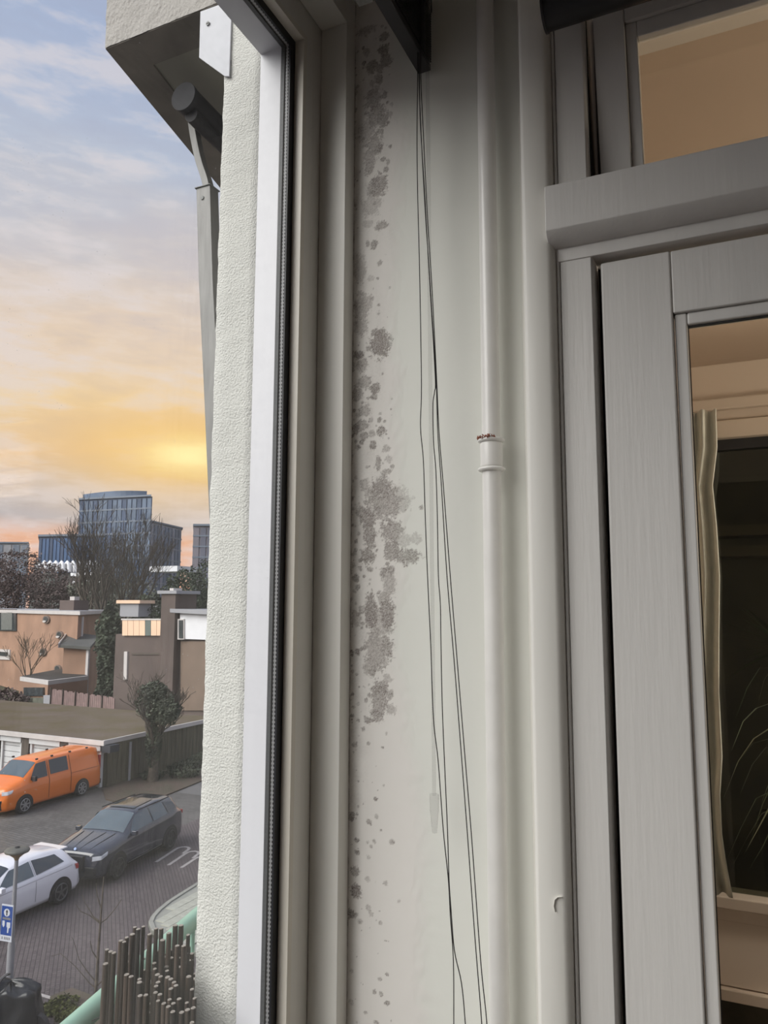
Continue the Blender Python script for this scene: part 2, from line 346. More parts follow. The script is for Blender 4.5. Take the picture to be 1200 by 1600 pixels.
for j in range(nz):
    z = zl[j]
    edge = -.545 + .02 * noise.noise(Vector((z * 3, 1, 0))) + (.05 * min(1, max(0, (-.1 - z) / .25))) + .02 * noise.noise(Vector((z * 11, 5, 0)))
    for i in range(nx):
        x = xs[i]; k = j * nx + i
        a = field.get((i, j), 0)
        if i < 3: a = max(a, .85 * (noise.noise(Vector((z * 14, 0, 7))) * .9 + .42 + .5 * noise.noise(Vector((z * 90, 0, 2)))))
        near = max(0, 1 - (x - WX) / .05)
        a += .30 * near * max(0, noise.noise(Vector((x * 60, z * 35, 4))) + .25 + .5 * noise.noise(Vector((x * 300, z * 300, 4)))) * (1 if z > -.35 else .4)
        wide = max(0, 1 - abs(x - WX - .04) / .06) * (1 if z > -.15 else 0)
        a += .22 * wide * max(0, noise.noise(Vector((x * 40, z * 9, 14))) * 1.3 + .5 * noise.noise(Vector((x * 260, z * 260, 8))))
        col_[k] = max(0, min(1, a))
        t = (edge + .03 - x) / .03 + .3 * noise.noise(Vector((x * 90, z * 60, 0)))
        pink[k] = max(0, min(1, t))
vs = [(x, YW - (.0007 * noise.noise(Vector((x * 12, z * 5, 0)))), z) for z in zl for x in xs]
fs = [(j * nx + i, j * nx + i + 1, (j + 1) * nx + i + 1, (j + 1) * nx + i) for j in range(nz - 1) for i in range(nx - 1)]
mw = bpy.data.meshes.new('wall_front'); mw.from_pydata(vs, [], fs); mw.update()
for nm, dat in (('mould', col_), ('salts', pink)):
    at = mw.attributes.new(nm, 'FLOAT', 'POINT'); at.data.foreach_set('value', dat)
mw.polygons.foreach_set('use_smooth', [True] * len(mw.polygons))
m = bpy.data.materials.new('mouldy_plaster'); m.use_nodes = True; nt = m.node_tree; b = nt.nodes['Principled BSDF']; b.inputs['Roughness'].default_value = .7
tcn = N(nt, 'ShaderNodeTexCoord')
am = N(nt, 'ShaderNodeAttribute', attribute_name='mould'); ap = N(nt, 'ShaderNodeAttribute', attribute_name='salts')
sn = N(nt, 'ShaderNodeTexNoise', i_Scale=520.0, i_Detail=3.0); nt.links.new(tcn.outputs['Object'], sn.inputs['Vector'])
bn = N(nt, 'ShaderNodeTexNoise', i_Scale=30.0, i_Detail=5.0); nt.links.new(tcn.outputs['Object'], bn.inputs['Vector'])
ln_ = N(nt, 'ShaderNodeTexNoise', i_Scale=4.0, i_Detail=3.0); nt.links.new(tcn.outputs['Object'], ln_.inputs['Vector'])
base0 = mixc(nt, ln_.outputs[0], (.80, .80, .74), (.755, .755, .71))
base1 = mixc(nt, mth(nt, 'MULTIPLY', ap.outputs['Fac'], .55), base0, (.80, .745, .72))
gr = N(nt, 'ShaderNodeMapRange', i_1=.30, i_2=.66, i_3=.55, i_4=1.1); nt.links.new(sn.outputs[0], gr.inputs[0])
mf = mth(nt, 'MULTIPLY', mth(nt, 'MULTIPLY', am.outputs['Fac'], gr.outputs[0]), .95, True)
mouldc = mixc(nt, bn.outputs[0], (.20, .18, .155), (.15, .105, .10))
cfin = mixc(nt, mf, base1, mouldc); nt.links.new(cfin, b.inputs['Base Color'])
hb = mth(nt, 'ADD', mth(nt, 'MULTIPLY', bn.outputs[0], .8), mth(nt, 'MULTIPLY', ap.outputs['Fac'], 1.3))
bp = N(nt, 'ShaderNodeBump', i_Distance=.0009); nt.links.new(hb, bp.inputs['Height']); nt.links.new(bp.outputs[0], b.inputs['Normal'])
mw.materials.append(m)
wf = struct(link(bpy.data.objects.new('wall_front', mw)))

# rest of the shell
w = MB()
w.box((WX - .138, Y0 - .7, ZT), (WX, YW, CEIL)).box((WX - .138, Y0 - .7, FLO), (WX, YW, ZB)).box((WX - .138, YB - .1, ZB), (WX, Y0, ZT))
struct(w.build('wall_left', M['white_in']))
struct(MB().box((WX - .2, YB - .1, CEIL), (XR + .1, 5.2, CEIL + .2)).build('ceiling', M['dim_wall']))
struct(MB().box((WX - .2, YB - .1, FLO - .2), (XR + .1, 5.2, FLO)).build('floor', M['wood_floor']))
struct(MB().box((XR, YB, FLO), (XR + .1, 5.2, CEIL)).build('wall_right', M['dim_wall']))
struct(MB().box((WX, YB - .1, FLO), (XR, YB, CEIL)).build('wall_back', M['dim_wall']))

# ---- window_1
win = empty('window_1', (0, 0, 0), kind='structure')
S1, S2, S3 = .0345, .0995, .1157
MB().loop([(WX, -.002), (WX, S1), (-.6755, S1), (-.6755, -.002)], Y0, Y1, ZB, ZT).build('casing', M['trim'], win, .0012)
MB().loop([(-.6762, -.002), (-.6762, S1 + .031), (-.6770, S1 + .032), (-.6750, S1 + .033), (-.6750, S2), (-.6935, S2), (-.6935, -.002)], Y0, Y1, ZB, ZT).build('window_frame', M['frame_in'], win, .0006)
MB().loop([(-.6746, S2 - .012), (-.6746, S2 + .0004), (-.6934, S2 + .0004), (-.6934, S2 - .012)], Y0, Y1, ZB, ZT).build('glazing_bead', M['frame_bead'], win, .0006)
MB().loop([(-.6935, .02), (-.6935, S3), (-.6970, S3), (-.6970, .02)], Y0, Y1, ZB, ZT).build('gasket', M['rubber'], win)
MB().loop([(-.7060, .02), (-.7060, S3), (-.7132, S3), (-.7132, .02)], Y0, Y1, ZB, ZT).build('gasket', M['rubber2'], win)
# perforated spacer bar between the panes
sm = mat('spacer_aluminium', (.42, .42, .43), .45, .04, 60, metal=.3); nt = sm.node_tree; pb = nt.nodes['Principled BSDF']
tc_ = N(nt, 'ShaderNodeTexCoord'); s_ = N(nt, 'ShaderNodeSeparateXYZ'); nt.links.new(tc_.outputs['Object'], s_.inputs[0])
run = mth(nt, 'ADD', s_.outputs[2], s_.outputs[1])
hole = mth(nt, 'GREATER_THAN', mth(nt, 'SINE', mth(nt, 'MULTIPLY', run, 2 * pi / .0066)), -.1)
ax = mth(nt, 'ABSOLUTE', mth(nt, 'SUBTRACT', mth(nt, 'ABSOLUTE', mth(nt, 'ADD', s_.outputs[0], .7000)), .0021))
row = mth(nt, 'LESS_THAN', ax, .0008)
hl = mth(nt, 'MULTIPLY', hole, row)
old = pb.inputs['Base Color'].links[0].from_socket
nt.links.new(mixc(nt, hl, old, (.03, .03, .03)), pb.inputs['Base Color'])
MB().loop([(-.6970, .02), (-.6970, S3 - .0008), (-.6990, S3), (-.6997, S3 - .0006), (-.7003, S3 - .0006), (-.7010, S3), (-.7030, S3 - .0008), (-.7030, .02)], Y0, Y1, ZB, ZT).build('spacer_bar', sm, win)
MB().loop([(-.7132, .0), (-.7132, S3), (-.7590, S3), (-.7590, .0)], Y0, Y1, ZB, ZT).build('outer_frame', M['frame_out'], win, .0008)
MB().box((-.7055, Y0 + .11, ZB + .11), (-.7035, Y1 - .11, ZT - .11)).build('pane', W_GLASS, win)
MB().box((-.6968, Y0 + .11, ZB + .11), (-.6950, Y1 - .11, ZT - .11)).build('pane', I_GLASS, win)

# ---- architrave, jamb, transom beam (wall_right of the pipe)
zl0, zl1 = FLO, CEIL
def vprof(poly, z0, z1): return MB().prism(poly, z0, z1)
YA = 1.10; YJ = 1.12
arch = vprof([(-.2782, 1.2), (-.2772, 1.118), (-.2745, 1.106), (-.2700, 1.1005), (-.2640, YA), (-.2370, YA), (-.2315, 1.1035), (-.2275, 1.110), (-.2262, 1.118), (-.2262, 1.2)], zl0, zl1)
struct(arch.build('trim_1', M['trim'], None, .002, 3))
# plain board between pipe and architrave
struct(vprof([(-.300, 1.2002), (-.300, 1.1968), (-.2782, 1.1968), (-.2782, 1.2002)], zl0, zl1).build('trim_2', M['trim'], None, .001))
dr1 = empty('door_1', (0, 0, 0), kind='structure')
jamb = MB().prism([(-.2262, YJ - .001), (-.2240, YJ - .003), (-.2215, YJ - .001), (-.2205, YJ + .004), (-.2195, YJ), (-.1745, YJ), (-.1712, YJ + .004), (-.1712, 1.20), (-.2262, 1.20)], zl0, .60)
struct(jamb.build('door_post', M['door'], dr1, .0015))
up_ = MB().prism([(-.2262, YJ - .001), (-.2240, YJ - .003), (-.2215, YJ - .001), (-.2205, YJ + .004), (-.2195, YJ), (-.1770, YJ), (-.1735, YJ + .004), (-.1735, 1.22), (-.2262, 1.22)], .60, zl1)
up_.build('transom_post', M['door'], dr1, .0015)
# transom beam, profile in (y,z), extruded along x
XE = 1.1
def xprof(pts, x0, x1): return MB().ext([(x0, y, z) for y, z in pts], (x1 - x0, 0, 0))
xprof([(1.20, .638), (1.089, .638), (1.087, .636), (1.087, .566), (1.094, .558), (1.106, .551), (1.113, .548), (1.118, .548), (1.118, .527), (1.20, .527)], -.2345, XE).build('transom_beam', M['door'], dr1, .0015)
# ---- hopper light above the beam
sash = empty('hopper_window', (0, 1.165, .63))
sash.rotation_euler = (radians(7), 0, 0); sash.parent = dr1
def sbox(a, b, name, mt, bev=.002): return MB().box(a, b).build(name, mt, sash, bev)
zt0 = .338
sbox((-.1610, 0, -.03), (-.1140, .04, zt0), 'stile', M['door']); sbox((.98, 0, -.03), (1.03, .04, zt0), 'stile', M['door'])
sbox((-.1140, .002, zt0 - .060), (.98, .04, zt0 - .002), 'top_rail', M['door'])
sbox((-.1140, .002, -.03), (.98, .04, .025), 'bottom_rail', M['door'])
gb = MB().box((-.1140, .009, .025), (-.0965, .03, zt0 - .060)).box((.962, .009, .025), (.98, .03, zt0 - .060)).box((-.0965, .009, zt0 - .085), (.962, .03, zt0 - .060)).box((-.0965, .009, .025), (.962, .03, .04))
gb.build('glazing_bead', M['door'], sash, .002)
T_GLASS = glass('transom_glass', (.9, .9, .86), 0, .0, k=1.5)
MB().box((-.0965, .02, .04), (.962, .024, zt0 - .085)).build('pane', T_GLASS, sash)
MB().box((-.1735, YJ + .004, .985), (XE, 1.22, zl1)).build('door_head', M['door'], dr1, .002)

# ---- the door leaf
leaf = empty('door_leaf', (-.162, 1.13, 0)); leaf.parent = dr1
def lb(a, b): return ((a[0] + .162, a[1] - 1.13, a[2]), (b[0] + .162, b[1] - 1.13, b[2]))
DT = .519; DB = FLO + .01; DX1 = .72
for (x0, x1) in ((-.1620, -.0625), (DX1 - .1, DX1)):
    MB().box(*lb((x0, 1.130, DB), (x1, 1.170, DT))).build('stile', M['door'], leaf, .0035, 3)
MB().box(*lb((-.0622, 1.1315, .424), (DX1 - .1003, 1.168, DT - .0003))).build('top_rail', M['door'], leaf, .0022, 3)
MB().box(*lb((-.0622, 1.1315, DB), (DX1 - .1003, 1.168, -1.0))).build('bottom_rail', M['door'], leaf, .0022, 3)
md = MB()
ZG1 = .424
md.box(*lb((-.0612, 1.137, -1.0), (-.0440, 1.160, ZG1))).box(*lb((DX1 - .118, 1.137, -1.0), (DX1 - .1013, 1.160, ZG1))).box(*lb((-.0440, 1.137, ZG1 - .0185), (DX1 - .118, 1.160, ZG1))).box(*lb((-.0440, 1.137, -1.0), (DX1 - .118, 1.160, -.98)))
md.build('glazing_bead', M['door'], leaf, .003, 3)
MB().box(*lb((-.0440, 1.149, -.98), (DX1 - .118, 1.153, ZG1 - .0185))).build('pane', D_GLASS, leaf)
gk = MB().box(*lb((-.0440, 1.146, -.98), (-.0425, 1.1485, ZG1 - .0185))).box(*lb((-.044, 1.1425, ZG1 - .0205), (DX1 - .118, 1.1485, ZG1 - .0185)))
gk.build('gasket', M['rubber2'], leaf)
# dark rebate behind door edge and right part of the door wall
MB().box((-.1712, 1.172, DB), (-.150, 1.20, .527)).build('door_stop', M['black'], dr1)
MB().box((-.1736, 1.140, .60), (-.1722, 1.221, .985)).box((-.1736, 1.215, .60), (-.150, 1.221, .985)).build('transom_gap_shade', M['black'], dr1)  # added black strips paint the shade in the gap beside the hopper sash
MB().box((DX1 + .004, YJ, FLO), (XR, 1.22, .527)).build('wall_panel', M['white_in'], dr1)
MB().box((XE, YJ, .527), (XR, 1.22, CEIL)).build('wall_panel', M['white_in'], dr1)
struct(MB().box((WX - .2, 1.222, FLO), (-.235, 1.35, CEIL)).build('wall_2', M['plaster']))

# =========================================================== things in the room
pp = empty('heating_pipe', (-.3488, 1.17, 0), 0, 'white painted steel pipe running up the wall, with a rusty coupling', 'pipe')
MB().lathe([(.0151, FLO), (.0151, .2455), (.0151, CEIL)], n=40).build('pipe', M['pipe'], pp, fix=True)
cl = []
for k in range(9):
    a = -pi / 2 + pi * k / 8; cl.append((.0172 + .0050 * cos(a), .2210 + .0034 * sin(a)))
body = [(.0176, .2244), (.0180, .228), (.0180, .262), (.0176, .2653)]
c3_ = []
for k in range(9):
    a = -pi / 2 + pi * k / 8; c3_.append((.0172 + .0048 * cos(a), .2687 + .0034 * sin(a)))
MB().lathe([(.0150, .2178)] + cl + body + c3_ + [(.0150, .2722)], n=48).build('coupling', M['pipe'], pp)
ru = MB(); rr = random.Random(5)
for k in range(80):
    a = radians(rr.uniform(-175, -60)); z = .2725 + rr.gauss(0, .0016) - (.002 if rr.random() < .3 else 0); r0 = .0165 + rr.random() * .0062
    p = Vector((r0 * cos(a), r0 * sin(a), z)); s = rr.uniform(.0008, .0024)
    ru.add([p + Vector((rr.uniform(-s, s), rr.uniform(-s, s), rr.uniform(-s, s))) * 1.6 for _ in range(4)], [(0, 1, 2), (0, 2, 3), (0, 3, 1), (1, 3, 2)])
tag(ru.build('rust_flakes', M['rust'], pp), 'brown rust and flaking paint', None, None, 'stuff')

# ---- window blind, drawn up
bl = empty('window_blind', (-.470, -.4, .97), 0, 'black slatted window blind drawn up, seen end on from below, hanging by the mouldy wall', 'blind')
def rel(o, p): return tuple(Vector(p) - Vector(o))
BO = (-.470, -.4, .97)
def bb(a, b, nm, mt, bev=0): return MB().box(rel(BO, a), rel(BO, b)).build(nm, mt, bl, bev)
bb((-.4825, -1.9, .970), (-.4575, 1.188, .983), 'bottom_rail', M['slat'], .002)
z = .986
for k in range(20):
    bb((-.4835, -1.9, z), (-.4565, 1.187, z + .0024), 'slat', M['slat']); z += .0050
bb((-.485, -1.92, z), (-.455, 1.190, z + .035), 'head_rail', M['black'], .002)
# bracket and ring beside it
br = MB(); q = Py(580, 1, 1.0); br.box(rel(BO, (q.x - .022, .985, q.z - .004)), rel(BO, (-.4835, 1.0, q.z + .03)))
br.build('bracket', M['alu'], bl, .001)
q = Py(566, 2, 1.0); pts = [rel(BO, (q.x + .005 * cos(a), 1.0, q.z + .008 * sin(a) + .004)) for a in [2 * pi * k / 16 for k in range(17)]]
MB().tube(pts, .0011, 6).build('ring', M['black'], bl)

CY = 1.135
def cord(pts, label, y=CY, r=.00085):
    P = [Py(u, v, y) for u, v in pts]
    # smooth through the points
    out = []
    for i in range(len(P) - 1):
        p0 = P[max(i - 1, 0)]; p1 = P[i]; p2 = P[i + 1]; p3 = P[min(i + 2, len(P) - 1)]
        for k in range(5):
            t = k / 5; out.append(.5 * ((2 * p1) + (p2 - p0) * t + (2 * p0 - 5 * p1 + 4 * p2 - p3) * t * t + (3 * p1 - p0 - 3 * p2 + p3) * t ** 3))
    out.append(P[-1]); mn = MB(); mn.tube(out, r, 6)
    o = mn.build('cord', M['cord'], bl); o.location = (-BO[0], -BO[1], -BO[2]); return o
cord([(652, -20), (652.5, 60), (652.5, 120), (651.6, 210), (652.5, 300), (655.5, 420), (658.5, 600), (657, 666), (661.5, 720), (664.5, 810), (668, 900), (673, 1007), (675, 1070), (678, 1133), (684.7, 1190), (692.6, 1297), (700.5, 1374), (703.7, 1431), (708.4, 1501), (709, 1599), (709, 1700), (704, 2100), (706, 2600)], 'black blind cord hanging nearest the mouldy patch, leftmost of the four')
cord([(656.5, -20), (657, 60), (655.5, 120), (657, 195), (663.5, 300), (667.5, 375), (672, 450), (680, 588), (679.0, 612), (676.5, 632), (677.4, 690), (681, 735), (683.4, 810), (685, 900), (688, 943), (689, 1007), (691, 1102), (694.5, 1190), (699.2, 1297), (701.6, 1374), (704.8, 1422), (710, 1485), (721, 1536), (727, 1599), (733, 1700), (728, 2100), (735, 2600)], 'black blind cord that crosses the leftmost cord near the bottom of the wall', CY - .003)
cord([(654.5, -20), (655, 60), (654.5, 120), (659, 230), (665, 340), (670.5, 420), (681, 588), (684, 675), (689.5, 756), (698.4, 900), (710, 1038), (721, 1181), (730.3, 1303), (741.7, 1460), (752.7, 1599), (758, 1700), (775, 2100), (790, 2600)], 'straight slanting black blind cord, left one of the close pair near the pipe', CY + .002)
cord([(658, -20), (658.5, 60), (657.5, 120), (662.5, 230), (668, 340), (675, 450), (682, 588), (686, 675), (692.5, 756), (703.5, 900), (713, 1016), (725.8, 1174), (737, 1310), (751, 1501), (760.7, 1599), (766, 1700), (784, 2100), (797, 2600)], 'straight slanting black blind cord, right one of the close pair nearest the pipe', CY - .001)
clear = bpy.data.materials.new('clear_plastic'); clear.use_nodes = True; nt = clear.node_tree; nt.nodes.clear()
o_ = N(nt, 'ShaderNodeOutputMaterial'); tr_ = N(nt, 'ShaderNodeBsdfTransparent'); tr_.inputs[0].default_value = (.93, .93, .93, 1)
pr_ = N(nt, 'ShaderNodeBsdfPrincipled'); pr_.inputs['Base Color'].default_value = (.62, .60, .58, 1); pr_.inputs['Roughness'].default_value = .15
lw = N(nt, 'ShaderNodeLayerWeight', i_Blend=.45); mr = N(nt, 'ShaderNodeMapRange', i_1=.25, i_2=.95, i_3=.03, i_4=.5); nt.links.new(lw.outputs['Facing'], mr.inputs[0])
mx = N(nt, 'ShaderNodeMixShader'); nt.links.new(mr.outputs[0], mx.inputs[0]); nt.links.new(tr_.outputs[0], mx.inputs[1]); nt.links.new(pr_.outputs[0], mx.inputs[2]); nt.links.new(mx.outputs[0], o_.inputs[0])
wa = Py(667, 5, 1.155); wb_ = Py(679, 1300, 1.155)
wd = empty('wand', (wa.x - BO[0], 1.155 - BO[1], -BO[2]), 0, 'clear plastic tilt wand'); wd.parent = bl
wb2 = Vector((wb_.x - wa.x, 0, wb_.z)); wt = Vector((0, 0, wa.z)); wm_ = wt + (wb2 - wt) * (1250 / 1300)
MB().tube([wt + Vector((0, 0, .03)), wt + (wb2 - wt) * .5, wm_], [.0038, .0035, .0032], 6, smooth=False).build('rod', clear, wd)
MB().tube([wm_ + Vector((0, 0, .002)), wm_ - Vector((0, 0, .022)), wb2 + Vector((0, 0, -.001))], [.0078, .0072, .0040], 10).build('end_cap', clear, wd)
MB().tube([wt + Vector((0, 0, -.022)), wt + Vector((0, 0, .03))], .0075, 8).build('clip', clear, wd)

# ---- roller blind over the door
rb = empty('door_blind', (-.222, 1.055, .898), 0, 'black roller blind cassette mounted above the door frame', 'blind')
MB().tube([(0.003, 0, 0), (1.25, 0, 0)], .0265, 28).build('cassette', M['black'], rb)
MB().tube([(0, 0, 0), (.0035, 0, 0)], .0285, 28).build('end_cap', M['slat'], rb)
for x in (.6, 1.2): MB().box((x, .02, -.006), (x + .02, .068, .02)).build('bracket', M['black'], rb)

# ---- small paint chip on the architrave
cp = Py(872, 1410, YA - .001)
chip = MB(); pts = [(cp.x + .006, cp.z + .008), (cp.x + .001, cp.z + .007), (cp.x - .003, cp.z + .003), (cp.x - .0045, cp.z - .005), (cp.x - .003, cp.z - .013)]
for i in range(4):
    (xa, za), (xb, zb) = pts[i], pts[i + 1]
    chip.add([(xa, 1.0999, za), (xb, 1.0999, zb), (xb - .001, 1.0962, zb + .0005), (xa - .001, 1.0962, za + .0005)], [(0, 1, 2, 3)])
tag(chip.build('paint_flake', M['trim']), 'small curled flake of white paint on the door surround', 'paint flake')

# =========================================================== inner room seen through the door
struct(MB().box((-.45, 1.222, FLO), (-.36, 5.1, CEIL)).build('wall_3', M['cream']))
IY = 1.9
ip = empty('window_3', (0, 0, 0), kind='structure')
zz = lambda v, y=IY: Py(1150, v, y).z
MB().box((-.36, IY + .12, zz(565)), (1.9, IY + .2, CEIL)).build('upper_panel', M['cream'], ip)
MB().box((-.36, IY, zz(655)), (1.9, IY + .14, zz(565))).build('header', M['cream'], ip, .003)
MB().box((-.36, IY - .018, zz(640)), (1.9, IY, zz(622))).build('moulding', M['cream'], ip, .004)
MB().box((-.36, IY - .012, zz(684)), (1.9, IY + .05, zz(656))).build('moulding', M['cream'], ip, .004)
MB().box((-.36, IY + .01, zz(700)), (1.9, IY + .04, zz(684))).build('top_bar', M['black'], ip)
MB().box((-.36, IY - .015, zz(1420)), (1.9, IY + .06, zz(1400))).build('sill', M['cream_lit'], ip, .004)
MB().box((-.36, IY, zz(1442)), (1.9, IY + .05, zz(1421))).build('apron', M['cream_lit'], ip, .002)
MB().box((-.36, IY + .006, zz(1545)), (1.9, IY + .05, zz(1442))).build('panel', M['cream_lit'], ip, .002)
MB().box((-.36, IY - .006, zz(1566)), (1.9, IY + .05, zz(1547))).build('bottom_bar', M['cream_lit'], ip, .003)
MB().box((-.36, IY + .02, zz(1400)), (1.9, IY + .024, zz(700))).build('pane', glass('dark_glass', (.62, .64, .58), 0, .0), ip)
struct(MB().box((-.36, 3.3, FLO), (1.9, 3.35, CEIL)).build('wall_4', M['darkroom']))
sh = empty('wall_shelf', (.3, 3.2, 0), 0, 'dark wooden shelf rails in the dim room behind the inner window', 'shelf')
for v in (830, 862): 
    zc = Py(1160, v, 3.2).z; MB().box((-.6, -.05, zc - .02), (1.0, .09, zc + .02)).build('shelf_board', mat('shelf_brown', (.17, .13, .10), .6, .1), sh)
# curtain
cu = empty('curtain', (-.06, 1.8, 0), 0, 'pale curtain hanging at the left inside the door glass', 'curtain')
cm_ = MB(); rows = []
cu_r = [(640, 1117), (700, 1119), (760, 1112), (820, 1118), (900, 1123), (1000, 1122), (1080, 1122), (1180, 1127), (1240, 1124), (1300, 1127), (1340, 1133), (1400, 1145)]
for v, ur in cu_r:
    for sub in (0, .5) if v < 1400 else (0,):
        i = cu_r.index((v, ur)); v2, u2 = cu_r[min(i + 1, len(cu_r) - 1)]
        vv = v + (v2 - v) * sub; uu = ur + (u2 - ur) * sub
        pr = Py(uu, vv, 1.8); row = []
        for k in range(25):
            t = k / 24; x = pr.x - .16 * (1 - t); row.append((x + .06, .018 * sin(t * 34 + vv * .002), pr.z))
        rows.append(row)
vv_ = [p for r_ in rows for p in r_]
cm_.add(vv_, [(j * 25 + i, j * 25 + i + 1, (j + 1) * 25 + i + 1, (j + 1) * 25 + i) for j in range(len(rows) - 1) for i in range(24)], True)
co = cm_.build('cloth', M['curtain'], cu); co.modifiers.new('solid', 'SOLIDIFY').thickness = .003
# plant
pl = empty('spider_plant', (.19, 1.72, -.54), 0, 'spider plant with long arching pale green leaves behind the door glass', 'plant')
MB().lathe([(.0, 0), (.055, 0), (.075, .13), (.082, .13), (.082, .15), (.07, .15), (.066, .12), (0, .12)], n=24).build('pot', mat('grey_pot', (.10, .10, .11), .5), pl)
lm = [mat('leaf_green', (.10, .16, .07), .5, .2, 12), mat('leaf_pale', (.34, .40, .26), .5, .2, 12)]
pr = random.Random(11)
for k in range(64):
    a = pr.uniform(0, 2 * pi); ln_g = pr.uniform(.18, .40); h = pr.uniform(.05, .30); lf = MB(); wd_ = pr.uniform(.003, .006)
    cs = []
    for i in range(9):
        t = i / 8; r_ = ln_g * t * .7; z = .13 + h * sin(t * pi * .62) * 1.25 - .16 * t ** 3 * pr.uniform(.9, 1.1)
        c = Vector((r_ * cos(a), r_ * sin(a), z)); n_ = Vector((-sin(a), cos(a), 0)) * wd_ * (1 - t ** 2.2)
        cs += [c - n_, c + n_ + Vector((0, 0, .0005))]
    lf.add(cs, [(2 * i, 2 * i + 1, 2 * i + 3, 2 * i + 2) for i in range(8)], True)
    lf.build('leaf', lm[k % 2], pl, fix=False)
dp = empty('dracaena', (.12, 2.35, -.45), 0, 'dark spiky house plant standing behind the inner window', 'plant')
MB().tube([(0, 0, -.1), (0, 0, .35)], .012, 8).build('stem', mat('stem_brown', (.10, .07, .05)), dp)
MB().lathe([(.0, -.3), (.08, -.3), (.1, -.1), (0, -.1)], n=20).build('pot', M['black'], dp)
for k in range(36):
    a = pr.uniform(0, 2 * pi); ln_g = pr.uniform(.18, .34); h = pr.uniform(-.03, .2); lf = MB(); cs = []
    for i in range(6):
        t = i / 5; c = Vector((ln_g * t * cos(a), ln_g * t * sin(a), .34 + h * t - .04 * t * t)); n_ = Vector((-sin(a), cos(a), 0)) * .008 * (1 - t ** 2)
        cs += [c - n_, c + n_ + Vector((0, 0, .0005))]
    lf.add(cs, [(2 * i, 2 * i + 1, 2 * i + 3, 2 * i + 2) for i in range(5)], True); lf.build('leaf', lm[0], dp, fix=False)
ps = empty('plant_stand', (.19, 1.72, 0), 0, 'dark stand under the spider plant', 'stand')
MB().box((-.1, -.1, -.56), (.1, .1, -.5405)).build('top', M['darkroom'], ps)
for a in (-1, 1):
    for c in (-1, 1): MB().box((a * .085 - .01, c * .085 - .01, FLO), (a * .085 + .01, c * .085 + .01, -.56)).build('leg', M['darkroom'], ps)
# added unseen warm lamp, stands in for daylight in the inner room
lp = empty('inner_fill_lamp', (1.2, 1.6, .35), 0, 'added unseen warm fill lamp in the inner room', 'lamp')
MB().lathe([(0, 1.14), (.006, 1.14), (.006, .06), (.04, .05), (.04, .0)], n=20).build('lamp_holder', M['black'], lp)
bulb = MB().lathe([(.0, -.06), (.03, -.05), (.05, -.02), (.05, .0), (.035, .03), (0, .045)], n=20).build('bulb', emis('warm_bulb', (255, 214, 165), 12.0), lp)
pd = bpy.data.lights.new('inner_fill_light', 'POINT'); pd.energy = 36.0; pd.color = (1, .86, .72); pd.shadow_soft_size = .08
po = bpy.data.objects.new('inner_fill_light', pd); link(po, lp); po.location = (0, 0, -.12)
# =========================================================== OUTSIDE, near
pil = empty('wall_outer', (0, 0, 0), kind='structure')
# rendered pier: finely divided so that its arris wavers
def rough_box(x0, x1, y0, y1, z0, z1, dz, nm, mt, parent, amp=.0018):
    mb = MB(); nzs = int((z1 - z0) / dz); nxs = max(2, int((x1 - x0) / .02)); ring = []
    def jig(p, k): 
        q = Vector(p) * 22; return amp * noise.noise(q + Vector((k, 0, 0))) + amp * .6 * noise.noise(q * 3.1 + Vector((k, 9, 0)))
    per = [(x0, y1)] + [(x0, y1 + (y0 - y1) * t) for t in (.5,)] + [(x0, y0 + .0025), (x0 + .0009, y0 + .0009), (x0 + .0025, y0)] + [(x0 + (x1 - x0) * i / nxs, y0) for i in range(1, nxs + 1)] + [(x1, y1)]
    n = len(per); vs = []
    for j in range(nzs + 1):
        z = z0 + (z1 - z0) * j / nzs
        for i, (x, y) in enumerate(per):
            if 2 <= i < n - 1: x += jig((x, y, z), 1) * (1 if i < 5 else .3); y += jig((x, y, z), 2) * .7
            vs.append((x, y, z))
    fs = [(j * n + i, j * n + i + 1, (j + 1) * n + i + 1, (j + 1) * n + i) for j in range(nzs) for i in range(n - 1)]
    mb.add(vs, fs, True)
    mb.add([(x0, y0, z0), (x1, y0, z0), (x1, y1, z0), (x0, y1, z0)], [(3, 2, 1, 0)])
    return mb.build(nm, mt, parent, fix=True)
rough_box(-.8510, -.7592, 1.0935, 1.9, -2.2, 1.60, .004, 'pier', M['render'], pil)
# wobble at mid height (old repair)
can = empty('canopy', (-1.0, 1.09, 1.19), 0, 'rendered concrete canopy end above the window outside, with a dark weathered underside', 'canopy')
CO = Vector((-1.0, 1.09, 1.19))
cmb = MB(); zc0 = 1.1815
face = []
nxs, nzs = 60, 60; vs = []
for j in range(nzs + 1):
    for i in range(nxs + 1):
        x = -1.166 + (1.166 - .758) * i / nxs; z = zc0 + .55 * (j / nzs) ** 1.6
        p = Vector((x * 25, 0, z * 25)); d = .0016 * noise.noise(p) + .001 * noise.noise(p * 3)
        vs.append(Vector((x + (d if i == 0 else 0), 1.0935 + d, z + (1.4 * d + .0012 * noise.noise(p * 2) if j == 0 else 0))) - CO)
cmb.add(vs, [(j * (nxs + 1) + i, j * (nxs + 1) + i + 1, (j + 1) * (nxs + 1) + i + 1, (j + 1) * (nxs + 1) + i) for j in range(nzs) for i in range(nxs)], True)
YE = 2.6; XE2 = -1.166 - .2 * (YE - 1.095)
a_, b_, c_, d_ = (-1.166, 1.094), (XE2, YE), (-.76, YE), (-.76, 1.094)
cmb.prism([tuple(Vector(p) - CO.xy) for p in (a_, b_, (-.80, YE), (-.80, 1.0955))], .0, .54)
cmb.build('fascia', M['render2'], can)
